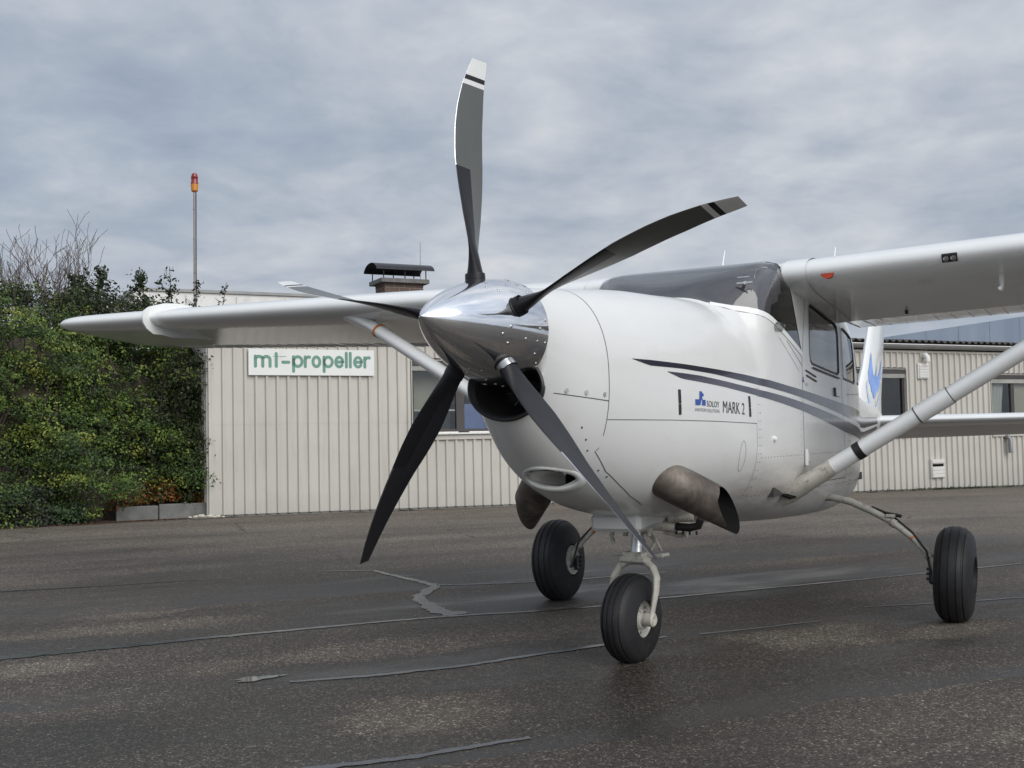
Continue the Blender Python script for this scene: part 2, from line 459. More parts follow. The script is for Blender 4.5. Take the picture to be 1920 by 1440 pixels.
# ------------------------------------------------------------------ mesh helpers
def tag(o, label=None, cat=None, group=None, kind=None):
    if label:
        o['label'] = label
    if cat:
        o['category'] = cat
    if group:
        o['group'] = group
    if kind:
        o['kind'] = kind
    return o


def link(o, parent=None):
    COL.objects.link(o)
    if parent is not None:
        o.parent = parent
    return o


def empty(name, loc=(0, 0, 0), rotz=0.0):
    o = bpy.data.objects.new(name, None)
    o.empty_display_size = 0.3
    o.location = loc
    o.rotation_euler = (0, 0, rotz)
    return link(o)


def mesh_obj(name, verts, faces, mats, parent=None, smooth=True, midx=None, sharp=35.0, loc=None):
    me = bpy.data.meshes.new(name)
    me.from_pydata([tuple(v) for v in verts], [], faces)
    if not isinstance(mats, (list, tuple)):
        mats = [mats]
    for m in mats:
        me.materials.append(m)
    if midx is not None:
        me.polygons.foreach_set('material_index', midx)
    me.polygons.foreach_set('use_smooth', [smooth] * len(me.polygons))
    me.update()
    if smooth and sharp:
        me.set_sharp_from_angle(angle=R(sharp))
    o = bpy.data.objects.new(name, me)
    if loc is not None:
        o.location = loc
    return link(o, parent)


def bm_obj(name, bm, mats, parent=None, smooth=True, sharp=35.0, recalc=True):
    if recalc:
        bmesh.ops.recalc_face_normals(bm, faces=bm.faces)
    me = bpy.data.meshes.new(name)
    bm.to_mesh(me)
    bm.free()
    if not isinstance(mats, (list, tuple)):
        mats = [mats]
    for m in mats:
        me.materials.append(m)
    me.polygons.foreach_set('use_smooth', [smooth] * len(me.polygons))
    if smooth and sharp:
        me.set_sharp_from_angle(angle=R(sharp))
    o = bpy.data.objects.new(name, me)
    return link(o, parent)


class G:
    """collects verts / faces of ONE piece"""
    def __init__(self):
        self.v, self.f, self.m = [], [], []

    def add(self, vs, fs, mi=0):
        b = len(self.v)
        self.v += [tuple(p) for p in vs]
        self.f += [tuple(i + b for i in q) for q in fs]
        self.m += [mi] * len(fs)
        return self

    def box(self, c, s, rot=None, mi=0, bev=0.0):
        x, y, z = s[0] / 2, s[1] / 2, s[2] / 2
        b = min(bev, x * .9, y * .9, z * .9)
        if b <= 0:
            vs = [Vector((sx * x, sy * y, sz * z)) for sx in (-1, 1) for sy in (-1, 1) for sz in (-1, 1)]
            fs = [(0, 1, 3, 2), (4, 6, 7, 5), (0, 4, 5, 1), (2, 3, 7, 6), (0, 2, 6, 4), (1, 5, 7, 3)]
        else:
            bm = bmesh.new()
            bmesh.ops.create_cube(bm, size=1.0)
            for v in bm.verts:
                v.co = Vector((v.co.x * 2 * x, v.co.y * 2 * y, v.co.z * 2 * z))
            bmesh.ops.bevel(bm, geom=bm.edges[:], offset=b, segments=1, profile=0.5, affect='EDGES')
            vs = [v.co.copy() for v in bm.verts]
            fs = [tuple(v.index for v in f.verts) for f in bm.faces]
            bm.free()
        if rot is not None:
            vs = [rot @ v for v in vs]
        return self.add([v + Vector(c) for v in vs], fs, mi)

    def tube(self, pts, rad, n=12, cap=True, mi=0, up=None, flat=1.0):
        """swept tube; rad per point; flat<1 squashes it across 'up'"""
        pts = [Vector(p) for p in pts]
        if isinstance(rad, (int, float)):
            rad = [rad] * len(pts)
        rings = []
        ref = Vector(up) if up is not None else None
        prev = None
        for i, p in enumerate(pts):
            t = (pts[min(i + 1, len(pts) - 1)] - pts[max(i - 1, 0)]).normalized()
            if ref is not None:
                a = (ref - t * ref.dot(t)).normalized()
            elif prev is None:
                a = t.orthogonal().normalized()
            else:
                a = (prev - t * prev.dot(t)).normalized()
            prev = a
            b = t.cross(a)
            rings.append([p + a * (math.cos(k * 2 * math.pi / n) * rad[i]) + b * (math.sin(k * 2 * math.pi / n) * rad[i] * flat) for k in range(n)])
        vs = [q for r in rings for q in r]
        fs = []
        for i in range(len(pts) - 1):
            for k in range(n):
                k2 = (k + 1) % n
                fs.append((i * n + k, i * n + k2, (i + 1) * n + k2, (i + 1) * n + k))
        if cap:
            fs.append(tuple(range(n))[::-1])
            fs.append(tuple((len(pts) - 1) * n + k for k in range(n)))
        return self.add(vs, fs, mi)

    def lathe(self, prof, origin, axis, n=32, mi=0, cap=False, mis=None):
        """prof: (distance along axis, radius)"""
        ax = Vector(axis).normalized()
        a = ax.orthogonal().normalized()
        b = ax.cross(a)
        o = Vector(origin)
        base = len(self.v)
        for d, r in prof:
            for k in range(n):
                th = 2 * math.pi * k / n
                self.v.append(tuple(o + ax * d + (a * math.cos(th) + b * math.sin(th)) * r))
        for i in range(len(prof) - 1):
            for k in range(n):
                k2 = (k + 1) % n
                self.f.append((base + i * n + k, base + i * n + k2, base + (i + 1) * n + k2, base + (i + 1) * n + k))
                self.m.append(mis[i] if mis else mi)
        if cap:
            self.f.append(tuple(base + k for k in range(n))[::-1])
            self.m.append(mi)
            self.f.append(tuple(base + (len(prof) - 1) * n + k for k in range(n)))
            self.m.append(mi)
        return self

    def build(self, name, mats, parent=None, smooth=True, sharp=35.0, recalc=True, loc=None):
        o = mesh_obj(name, self.v, self.f, mats, parent, False, self.m, None, loc)
        me = o.data
        if recalc:
            bm = bmesh.new()
            bm.from_mesh(me)
            bmesh.ops.recalc_face_normals(bm, faces=bm.faces)
            bm.to_mesh(me)
            bm.free()
        if smooth:
            me.polygons.foreach_set('use_smooth', [True] * len(me.polygons))
            if sharp:
                me.set_sharp_from_angle(angle=R(sharp))
        return o


def rotm(ax, ang):
    return Matrix.Rotation(ang, 3, ax)

# ================================================================== AEROPLANE
# local frame: +X nose, +Y port, +Z up, origin on the ground under the nose wheel
plane = empty('light_aircraft', (0.5594, 5.5255, 0.0), R(-(90 + 28.567)))
tag(plane, 'white high-wing turboprop aeroplane with five-blade propeller parked on damp tarmac', 'aeroplane')

BODY = np.array([
    (1.22, .186, 1.71, 1.16, 1.45, 2.2, 2.0), (1.10, .219, 1.712, 1.045, 1.40, 2.3, 2.1), (.90, .280, 1.728, .905, 1.34, 2.35, 2.2),
    (.60, .356, 1.757, .795, 1.28, 2.4, 2.25), (.30, .418, 1.783, .735, 1.22, 2.5, 2.4), (0.0, .468, 1.795, .695, 1.18, 2.6, 2.5),
    (-.3, .50, 1.81, .665, 1.14, 2.7, 2.6), (-.47, .517, 1.815, .648, 1.12, 2.75, 2.65), (-.50, .5185, 1.828, .645, 1.117, 2.76, 2.66), (-.6, .525, 1.905, .635, 1.10, 3.2, 2.75),
    (-.9, .545, 2.035, .61, 1.06, 13, 3.0), (-1.2, .557, 2.055, .585, 1.05, 18, 3.3), (-1.8, .562, 2.05, .56, 1.03, 10, 3.6),
    (-2.4, .566, 2.02, .555, 1.03, 8, 4.2), (-3.0, .515, 1.89, .58, 1.06, 5.5, 4.0), (-3.8, .355, 1.66, .68, 1.12, 2.8, 2.8),
    (-4.8, .25, 1.44, .88, 1.16, 2.2, 2.2), (-5.8, .15, 1.36, 1.04, 1.19, 2.1, 2.1), (-6.4, .06, 1.30, 1.14, 1.2, 2, 2)])[::-1]


def sect(x):
    K = BODY
    xs = K[:, 0]
    i = int(np.clip(np.searchsorted(xs, x) - 1, 0, len(xs) - 2))
    h = xs[i + 1] - xs[i]
    t = (x - xs[i]) / h

    def tang(j):
        if j == 0:
            return (K[1] - K[0]) / (xs[1] - xs[0])
        if j == len(xs) - 1:
            return (K[-1] - K[-2]) / (xs[-1] - xs[-2])
        return (K[j + 1] - K[j - 1]) / (xs[j + 1] - xs[j - 1])
    m0, m1 = tang(i) * h, tang(i + 1) * h
    return (2 * t**3 - 3 * t**2 + 1) * K[i] + (t**3 - 2 * t**2 + t) * m0 + (-2 * t**3 + 3 * t**2) * K[i + 1] + (t**3 - t**2) * m1


def SP(x, psi, grow=0.0):
    """point on the body skin at station x, direction psi seen from the section centre"""
    _, wd, zt, zb, zc, nt, nb = sect(x)
    c, s = math.cos(psi), math.sin(psi)
    hh, n = ((zt - zc), nt) if s >= 0 else ((zc - zb), nb)
    r = (abs(c / wd) ** n + abs(s / hh) ** n) ** (-1.0 / n) + grow
    return Vector((x, r * c, zc + r * s))


def YS(x, z):
    _, wd, zt, zb, zc, nt, nb = sect(x)
    hh, n = ((zt - zc), nt) if z >= zc else ((zc - zb), nb)
    q = min(abs(z - zc) / hh, 0.9999)
    return wd * (1 - q ** n) ** (1 / n)


def SXZ(x, z, side=1, off=0.0):
    e = 0.004
    p = Vector((x, side * YS(x, z), z))
    tx = Vector((2 * e, side * (YS(x + e, z) - YS(x - e, z)), 0))
    tz = Vector((0, side * (YS(x, z + e) - YS(x, z - e)), 2 * e))
    n = tx.cross(tz)
    if n.y * side < 0:
        n = -n
    n.normalize()
    return p + n * off, n


def SPN(x, psi, off=0.0):
    e = 0.004
    p = SP(x, psi)
    a = SP(x + e, psi) - SP(x - e, psi)
    b = SP(x, psi + e) - SP(x, psi - e)
    n = a.cross(b)
    c = Vector((x, 0, sect(x)[4]))
    if n.dot(p - c) < 0:
        n = -n
    n.normalize()
    return p + n * off, n


def strip(g, pn, width, off=0.0012, closed=False, mi=0):
    """ribbon lying on the skin along (point, normal) pairs"""
    n = len(pn)
    vs = []
    for i, (p, nn) in enumerate(pn):
        a = pn[(i - 1) % n][0] if (closed or i > 0) else p
        b = pn[(i + 1) % n][0] if (closed or i < n - 1) else p
        t = (b - a).normalized()
        l = nn.cross(t).normalized()
        vs += [p + l * width / 2 + nn * off, p - l * width / 2 + nn * off]
    fs = []
    for i in range(n if closed else n - 1):
        j = (i + 1) % n
        fs.append((2 * i, 2 * i + 1, 2 * j + 1, 2 * j))
    g.add(vs, fs, mi)


def resample(pts, step):
    out = []
    for a, b in zip(pts[:-1], pts[1:]):
        k = max(1, int(math.ceil(math.dist(a, b) / step)))
        for i in range(k):
            out.append(tuple(a[q] + (b[q] - a[q]) * i / k for q in range(len(a))))
    out.append(tuple(pts[-1]))
    return out


# ---- one fine skin mesh, cut along window / door / windscreen outlines, then split into parts
NB = 112
xs = list(np.arange(-6.4, -3.0, 0.10)) + list(np.arange(-3.0, 1.221, 0.035))
xs = sorted(set([round(float(x), 4) for x in xs] + [0.862, -0.47, 1.22]))
xs = [x for i, x in enumerate(xs) if i == 0 or x - xs[i - 1] > 0.008]
bm = bmesh.new()
rows = []
for x in xs:
    rows.append([bm.verts.new(SP(x, 2 * math.pi * (k + .5) / NB)) for k in range(NB)])
for a, b in zip(rows[:-1], rows[1:]):
    for k in range(NB):
        k2 = (k + 1) % NB
        bm.faces.new((a[k], a[k2], b[k2], b[k]))
bm.faces.new(rows[0])
bm.normal_update()

WIN_DOOR = [(-1.440, 1.560), (-1.452, 1.515), (-1.490, 1.497), (-2.120, 1.458), (-2.160, 1.475), (-2.170, 1.715), (-2.152, 1.762), (-2.100, 1.782), (-1.66, 1.831), (-1.505, 1.845), (-1.468, 1.836), (-1.456, 1.812)]
WIN_MID = [(-2.262, 1.462), (-2.285, 1.437), (-2.700, 1.420), (-2.738, 1.442), (-2.750, 1.690), (-2.722, 1.727), (-2.34, 1.768), (-2.285, 1.762), (-2.264, 1.730)]
WIN_REAR = [(-2.860, 1.450), (-2.885, 1.427), (-3.19, 1.430), (-3.21, 1.460), (-3.06, 1.640), (-3.03, 1.667), (-2.91, 1.690), (-2.870, 1.668)]
DOOR = [(-1.245, 0.80), (-1.262, 1.50), (-1.375, 1.885), (-2.235, 1.835), (-2.215, 1.40), (-2.27, 0.80)]
SCREEN = [(-0.495, 1.787), (-1.270, 1.547), (-0.985, 2.08), (-0.92, 2.20), (-0.495, 2.20)]


def inside(poly, x, z):
    s = 0
    for (x1, z1), (x2, z2) in zip(poly, poly[1:] + poly[:1]):
        c = (x2 - x1) * (z - z1) - (z2 - z1) * (x - x1)
        if abs(c) < 1e-9:
            continue
        if s == 0:
            s = 1 if c > 0 else -1
        elif (c > 0) != (s > 0):
            return False
    return True


def cut(poly, side=None, ymin=0.2):
    xl, xh = min(p[0] for p in poly) - .06, max(p[0] for p in poly) + .06
    zl, zh = min(p[1] for p in poly) - .06, max(p[1] for p in poly) + .06
    for (x1, z1), (x2, z2) in zip(poly, poly[1:] + poly[:1]):
        fs = []
        for f in bm.faces:
            c = f.calc_center_median()
            if xl < c.x < xh and zl < c.z < zh and abs(c.y) > ymin and (side is None or c.y * side > 0):
                fs.append(f)
        es = {e for f in fs for e in f.edges}
        vs = {v for f in fs for v in f.verts}
        n = Vector((-(z2 - z1), 0, x2 - x1)).normalized()
        bmesh.ops.bisect_plane(bm, geom=list(vs) + list(es) + fs, dist=1e-5, plane_co=Vector((x1, 0, z1)), plane_no=n)


cut(WIN_DOOR)
cut(WIN_MID)
cut(WIN_REAR)
cut(DOOR, side=1)
cut(SCREEN, ymin=-1)

INLET2 = (0.030, 0.928, 0.094, 0.035)        # lower oil-cooler scoop (y, z, half sizes)
groups = {k: [] for k in ('nose_bowl', 'engine_cowling', 'fuselage', 'windscreen', 'door', 'p1', 'p2', 'p3', 's1', 's2', 's3', 'drop')}
for f in bm.faces:
    c = f.calc_center_median()
    k = None
    if len(f.verts) > 40:
        k = 'fuselage'
    elif c.x > 0.6 and c.z < 1.05 and ((c.y - INLET2[0]) / INLET2[2]) ** 2 + ((c.z - INLET2[1]) / INLET2[3]) ** 2 < 1:
        k = 'drop'
    elif abs(c.y) > 0.2 and inside(WIN_DOOR, c.x, c.z):
        k = 'p1' if c.y > 0 else 's1'
    elif abs(c.y) > 0.2 and inside(WIN_MID, c.x, c.z):
        k = 'p2' if c.y > 0 else 's2'
    elif abs(c.y) > 0.2 and inside(WIN_REAR, c.x, c.z):
        k = 'p3' if c.y > 0 else 's3'
    elif c.y > 0.2 and inside(DOOR, c.x, c.z):
        k = 'door'
    elif inside(SCREEN, c.x, c.z):
        k = 'windscreen'
    elif c.x > 0.862:
        k = 'nose_bowl'
    elif c.x > -0.47:
        k = 'engine_cowling'
    else:
        k = 'fuselage'
    groups[k].append(f)


def part_from(faces, name, m, parent, off=0.0):
    idx, vs, fs = {}, [], []
    for f in faces:
        q = []
        for v in f.verts:
            if v.index not in idx:
                idx[v.index] = len(vs)
                vs.append(v.co - v.normal * off)
            q.append(idx[v.index])
        fs.append(tuple(q))
    return mesh_obj(name, vs, fs, m, parent, True, None, 40)


bm.verts.index_update()
bm.normal_update()
fuselage = part_from(groups['fuselage'], 'fuselage', M['white'], plane)
cowl = part_from(groups['engine_cowling'], 'engine_cowling', M['white'], plane)
bowl = part_from(groups['nose_bowl'], 'nose_bowl', M['white'], plane)
screen = part_from(groups['windscreen'], 'windscreen', M['glass'], plane, 0.002)
door = part_from(groups['door'], 'cabin_door', M['white'], plane)
part_from(groups['p1'], 'door_window', M['glass'], door, 0.004)
for k in ('p2', 'p3', 's1', 's2', 's3'):
    part_from(groups[k], 'side_window', M['glass'], plane, 0.004)
bm.free()

# window rubber, seams
for poly, side, par in ((WIN_DOOR, 1, door), (WIN_MID, 1, plane), (WIN_REAR, 1, plane), (WIN_DOOR, -1, plane), (WIN_MID, -1, plane), (WIN_REAR, -1, plane)):
    g = G()
    pn = [SXZ(x, z, side) for x, z in resample(poly + [poly[0]], 0.03)[:-1]]
    strip(g, pn, 0.013, 0.0025, True)
    g.build('window_seal', M['seal'], par, recalc=False)
g = G()
strip(g, [SXZ(x, z, 1) for x, z in resample([(-1.49, 1.474), (-2.15, 1.434)], 0.04)], 0.012, 0.006)
g.build('window_sill_trim', M['seal'], door, recalc=False)
g = G()
for a, b in zip(WIN_DOOR[3:], WIN_DOOR[4:]):
    pass
g = G()
strip(g, [SXZ(x, z, 1) for x, z in resample(DOOR + [DOOR[0]], 0.04)[:-1]], 0.0045, 0.0012, True)
g.build('door_seam', M['seam'], door, recalc=False)


def seam(name, pn, wd=0.0035, par=None):
    g = G()
    strip(g, pn, wd, 0.0012)
    return g.build(name, M['seam'], par or plane, recalc=False)


def arc(x, a0, a1, n=70):
    return [SPN(x, a0 + (a1 - a0) * i / n) for i in range(n + 1)]


seam('cowl_seam', arc(0.862, R(-42), R(222)), par=bowl)                       # nose-bowl joint
lowr = [SXZ(x, z, 1) for x, z in resample([(0.862, 1.05), (0.875, 1.035), (0.76, 0.95), (0.62, 0.885), (0.49, 0.83), (0.33, 0.78)], .03)]
seam('cowl_seam', lowr, 0.0035, cowl)
seam('cowl_seam', [SXZ(x, z, 1) for x, z in resample([(1.16, 1.272), (0.862, 1.243)], .03)], 0.0035, bowl)
seam('cowl_seam', [SXZ(x, z, 1) for x, z in resample([(0.862, 1.166), (0.42, 1.163), (0.03, 1.157), (-0.47, 1.146)], .04)], 0.0028, cowl)
seam('cowl_seam', [SXZ(x, z, 1) for x, z in resample([(-0.47, 1.146), (-0.475, 0.80)], .04)], 0.0020, cowl)
seam('skin_seam', [SXZ(x, z, 1) for x, z in resample([(-0.98, 1.60), (-1.26, 1.475)], .04)], 0.003, fuselage)
seam('skin_seam', [SXZ(x, z, 1) for x, z in resample([(-0.85, 1.61), (-1.20, 1.44)], .04)], 0.002, fuselage)
for z0, xa, xb in ((1.34, -2.36, -4.2), (0.95, -2.36, -4.0), (0.75, -2.36, -3.6)):
    seam('skin_seam', [SXZ(xa + (xb - xa) * i / 30, z0 + 0.12 * (i / 30) ** 2, 1) for i in range(31)], 0.003, fuselage)
for x in (-2.42, -3.25, -4.0, -4.7):
    seam('skin_seam', arc(x, R(-70), R(75), 40), 0.003, fuselage)
# rows of flush rivets on the aft skin
g = G()
rows = [[(x_, z_) for x_ in np.arange(-0.55, -3.9, -0.045)] for z_ in (0.97, 0.77)]
rows += [[(x_, z_) for z_ in np.arange(0.78, 1.40, 0.042)] for x_ in (-0.50, -0.53, -1.20, -2.39, -2.45, -3.22, -3.28)]
for rw in rows:
    for x_, z_ in rw:
        p, n = SXZ(float(x_), float(z_), 1)
        g.lathe([(0, .0034), (.0014, .0022), (.0014, 0)], p, n, 5)
g.build('rivets', M['seam'], fuselage)['kind'] = 'stuff'
# quarter-turn fasteners and screws on the nose bowl
for x, z in ((1.10, 1.282), (0.995, 1.276), (0.888, 1.270)):
    p, n = SXZ(x, z, 1)
    g = G().lathe([(0.0, 0.0105), (0.003, 0.0105), (0.003, 0.0)], p, n, 16)
    g.lathe([(0.003, 0.003), (0.0042, 0.002), (0.0042, 0.0)], p, n, 8)
    g.build('fastener', M['rim'], bowl)
for x, z in ((0.985, 1.135), (0.945, 1.085), (0.915, 1.04), (0.90, 1.0), (0.80, .955), (.73, .925)):
    p, n = SXZ(x, z, 1)
    G().lathe([(0.0, 0.0045), (0.002, 0.0045), (0.002, 0.0)], p, n, 10).build('fastener', M['seam'], bowl)
# inspection oval on the lower cowl, static port, small access cover
for cx_, cz_, a_, b_, pr in ((-0.30, 0.985, 0.035, 0.075, cowl),):
    pn = [SXZ(cx_ + a_ * math.cos(k * math.pi / 12), cz_ + b_ * math.sin(k * math.pi / 12), 1) for k in range(24)]
    g = G()
    strip(g, pn, 0.002, 0.0012, True)
    g.build('access_cover_seam', M['seam'], pr, recalc=False)
p, n = SXZ(-0.72, 1.065, 1)
G().lathe([(0, .016), (.012, .013), (.018, .004), (.018, 0)], p, n, 14).build('drain_fairing', M['cover'], plane)

# ---- stripes
S1U = [(.70, 1.4255), (.56, 1.4245), (.27, 1.417), (.0, 1.406), (-.35, 1.392), (-.68, 1.373), (-.98, 1.352), (-1.36, 1.330), (-1.76, 1.306), (-2.23, 1.275), (-2.9, 1.24), (-4.2, 1.205), (-5.4, 1.22)]
S1L = [(.70, 1.425), (.57, 1.4), (.32, 1.396), (.02, 1.382), (-.33, 1.358), (-.68, 1.334), (-1.0, 1.311), (-1.36, 1.283), (-1.7, 1.255), (-2.05, 1.222), (-2.4, 1.186), (-3.1, 1.14), (-4.2, 1.12), (-5.4, 1.16)]
S2U = [(.44, 1.3785), (.31, 1.3755), (.16, 1.369), (-.12, 1.349), (-.47, 1.324), (-.88, 1.295), (-1.34, 1.258), (-1.68, 1.230), (-1.97, 1.202), (-2.3, 1.165), (-3.1, 1.10), (-4.2, 1.09), (-5.4, 1.14)]
S2L = [(.44, 1.378), (.32, 1.3495), (.17, 1.340), (-.12, 1.320), (-.46, 1.292), (-.89, 1.252), (-1.33, 1.209), (-1.66, 1.174), (-1.92, 1.14), (-2.3, 1.09), (-3.1, 1.03), (-4.2, 1.04), (-5.4, 1.11)]


def poly_at(pl, x):
    for (x1, z1), (x2, z2) in zip(pl[:-1], pl[1:]):
        if x2 <= x <= x1:
            return z1 + (z2 - z1) * (x1 - x) / (x1 - x2)
    return pl[-1][1]


def stripe(up, lo, m, side):
    g = G()
    x = up[0][0]
    cols = []
    while x > up[-1][0]:
        zu, zl = poly_at(up, x), poly_at(lo, x)
        cols.append([SXZ(x, zl + (zu - zl) * j / 3, side, 0.0016)[0] for j in range(4)])
        x -= 0.035
    vs = [p for c in cols for p in c]
    fs = [(4 * i + j, 4 * i + j + 1, 4 * i + j + 5, 4 * i + j + 4) for i in range(len(cols) - 1) for j in range(3)]
    if side > 0:
        fs = [f[::-1] for f in fs]
    g.add(vs, fs)
    g.build('stripe_decal', m, plane, recalc=False, sharp=0)


for sd in (1, -1):
    stripe(S1U, S1L, M['stripe_dark'], sd)
    stripe(S2U, S2L, M['stripe_grey'], sd)


def text_faces(body, size, xscale=1.0, shear=0.0, spacing=1.0):
    cu = bpy.data.curves.new('lettering', 'FONT')
    cu.body = body
    cu.size = size
    cu.space_character = spacing
    cu.resolution_u = 3
    cu.fill_mode = 'FRONT'
    ob = bpy.data.objects.new('lettering', cu)
    COL.objects.link(ob)
    dg = bpy.context.evaluated_depsgraph_get()
    me = ob.evaluated_get(dg).to_mesh()
    b = bmesh.new()
    b.from_mesh(me)
    bmesh.ops.triangulate(b, faces=b.faces)
    vs = [(v.co.x * xscale + shear * v.co.y, v.co.y) for v in b.verts]
    b.verts.index_update()
    fs = [tuple(v.index for v in f.verts) for f in b.faces]
    b.free()
    ob.evaluated_get(dg).to_mesh_clear()
    bpy.data.objects.remove(ob)
    bpy.data.curves.remove(cu)
    return vs, fs


def fit_text(body, x0, x1, z0, z1, shear=0.0):
    """lettering fitted to a box on the port skin: u runs aft (towards -x)"""
    vs, fs = text_faces(body, 1.0)
    u0, u1 = min(v[0] for v in vs), max(v[0] for v in vs)
    v0, v1 = min(v[1] for v in vs), max(v[1] for v in vs)
    out = []
    for u, v in vs:
        t = (u - u0) / (u1 - u0)
        s = (v - v0) / (v1 - v0)
        out.append((x0 + (x1 - x0) * t - shear * s, z0 + (z1 - z0) * s - 0.030 * abs(x0 + (x1 - x0) * t - 0.2) * 1.0))
    return out, fs


def skin_decal(name, pts, fs, m, off=0.0018, parent=None):
    vs = [SXZ(x, z, 1, off)[0] for x, z in pts]
    o = mesh_obj(name, vs, fs, m, parent or plane, False, None, 0)
    b = bmesh.new()
    b.from_mesh(o.data)
    for f in b.faces:
        if f.normal.y < 0:
            f.normal_flip()
    b.to_mesh(o.data)
    b.free()
    return o


def poly_decal(name, pts, m, parent=None, off=0.0018):
    skin_decal(name, pts, [tuple(range(len(pts)))], m, off, parent)


skin_decal('lettering', *fit_text('SOLOY', 0.108, -0.018, 1.228, 1.256), M['letter_grey'])
skin_decal('lettering', *fit_text('AVIATION SOLUTIONS', 0.222, -0.018, 1.203, 1.2185), M['letter_thin'])
skin_decal('lettering', *fit_text('MARK 2', -0.055, -0.315, 1.206, 1.263, 0.006), M['letter_grey'])
# blue emblem: winged tower on a split base
for pts in ([(.215, 1.231), (.170, 1.231), (.166, 1.240), (.160, 1.252), (.180, 1.258), (.215, 1.258)],
            [(.158, 1.231), (.120, 1.229), (.120, 1.256), (.152, 1.257), (.152, 1.245)],
            [(.178, 1.255), (.148, 1.255), (.150, 1.272), (.136, 1.273), (.134, 1.285), (.146, 1.286), (.148, 1.294), (.172, 1.296)]):
    poly_decal('emblem', pts, M['letter_blue'])
for dx, sc_ in ((-1.275, 0.42),):
    for pts in ([(.215, 1.231), (.170, 1.231), (.160, 1.252), (.180, 1.258), (.215, 1.258)], [(.158, 1.231), (.120, 1.229), (.120, 1.256), (.152, 1.257)],
                [(.178, 1.255), (.148, 1.255), (.150, 1.272), (.136, 1.273), (.134, 1.285), (.172, 1.296)]):
        poly_decal('emblem', [((x - .17) * sc_ + dx, (z - 1.26) * sc_ * 1.2 + 1.396) for x, z in pts], M['letter_blue'], door)
skin_decal('lettering', *fit_text('SOLOY', -1.315, -1.385, 1.410, 1.424), M['letter_thin'], parent=door)
# cowl latches
for x, z0, z1 in ((0.352, 1.187, 1.300), (-0.385, 1.180, 1.283)):
    g = G()
    for (a, b) in ((z0, z0 + (z1 - z0) * .42), (z0 + (z1 - z0) * .44, z1)):
        c, n = SXZ(x, (a + b) / 2, 1, 0.002)
        tz = (SXZ(x, b, 1)[0] - SXZ(x, a, 1)[0])
        up = tz.normalized()
        fw = n.cross(up)
        rm = Matrix((fw, up, n)).transposed()
        g.box(c, (0.019, tz.length, 0.005), rm, 0, 0.001)
    g.build('cowl_latch', M['gunmetal'], cowl)
# door furniture
p, n = SXZ(-2.02, 1.345, 1, 0.004)
G().box(p, (0.035, 0.012, 0.055), None, 0, .003).build('door_handle', M['gunmetal'], door)
p, n = SXZ(-2.10, 1.325, 1, 0.003)
G().box(p, (0.09, 0.010, 0.02), None, 0, .003).build('door_lock', M['steel'], door)
for z in (0.955,):
    p, n = SXZ(-1.262, z, 1, 0.004)
    g = G().tube([p + Vector((0, 0.004, -0.045)), p + Vector((0, 0.004, 0.045))], 0.012, 10)
    g.box(p + Vector((-0.035, 0.002, 0)), (0.06, 0.010, 0.05), None, 0, .004)
    g.build('door_hinge', M['cover'], door)
g = G()
for dz in (0, -0.028):
    pn = [SXZ(-1.33 - 0.24 * i / 8 + dz * .5, 1.452 + dz - 0.03 * i / 8, 1) for i in range(9)]
    strip(g, pn, 0.010, 0.004)
g.build('door_vent', M['seam'], door, recalc=False)
# white fairing at the foot of the windscreen with its clip
g = G()
pn = []
for x, z in resample([(-0.50, 1.784), (-1.27, 1.547)], 0.04):
    pn.append(SXZ(x, z - 0.006, 1))
strip(g, pn, 0.030, 0.003)
g.build('windscreen_fairing', M['cover'], plane, recalc=False)
p, n = SXZ(-0.84, 1.665, 1, 0.008)
G().box(p, (0.11, 0.03, 0.045), rotm('X', R(-42)), 0, .006).build('fairing_clip', M['glass'], plane)

# ---- inside the cabin
NP = 60
sb = bmesh.new()
rows_ = []
for i in range(34):
    x = -0.505 - 0.50 * i / 33
    row = []
    for k in range(NP + 1):
        psi = R(24) + (R(156) - R(24)) * k / NP
        c0 = SP(x, psi)
        ang = math.atan2(c0.y - 0.50, (x + 1.02) * 1.3 + 0.02)
        gr = -0.050 + 0.018 * math.sin(ang * 26) + 0.010 * math.sin(ang * 51 + 1)
        row.append(sb.verts.new(SP(x, psi, gr)))
    rows_.append(row)
for a, b in zip(rows_[:-1], rows_[1:]):
    for k in range(NP):
        sb.faces.new((a[k], a[k + 1], b[k + 1], b[k]))
hem_o, hem_d = Vector((-0.77, 0, 1.705)), Vector((-.34, 0, .258)).normalized()
hem_n = Vector((-hem_d.z, 0, hem_d.x))
fs = [f for f in sb.faces if f.calc_center_median().y > .30]
bmesh.ops.bisect_plane(sb, geom=list({v for f in fs for v in f.verts}) + list({e for f in fs for e in f.edges}) + fs, dist=1e-5, plane_co=hem_o, plane_no=hem_n)
kill = [f for f in sb.faces if f.calc_center_median().y > .30 and f.calc_center_median().x < -.74 and (f.calc_center_median() - hem_o).dot(hem_n) > 0]
kill2 = [f for f in sb.faces if f.calc_center_median().y > .30 and f.calc_center_median().x < -.74 and (f.calc_center_median() - hem_o).dot(hem_n) < 0]
low = kill if sum(f.calc_center_median().z for f in kill) / max(1, len(kill)) < sum(f.calc_center_median().z for f in kill2) / max(1, len(kill2)) else kill2
bmesh.ops.delete(sb, geom=low, context='FACES')
bm_obj('sun_shade', sb, M['shade'], plane, True, 0, False)
g = G().box((-0.80, 0, 1.45), (0.12, 0.98, 0.34), None, 0, .03)
g.build('instrument_panel', M['cabin'], plane)
G().box((-1.95, 0, 0.78), (2.3, 1.0, 0.05)).build('cabin_floor', M['cabin'], plane)
G().box((-3.05, 0, 1.28), (0.04, 0.86, 0.96)).build('rear_bulkhead', M['cabin'], plane)
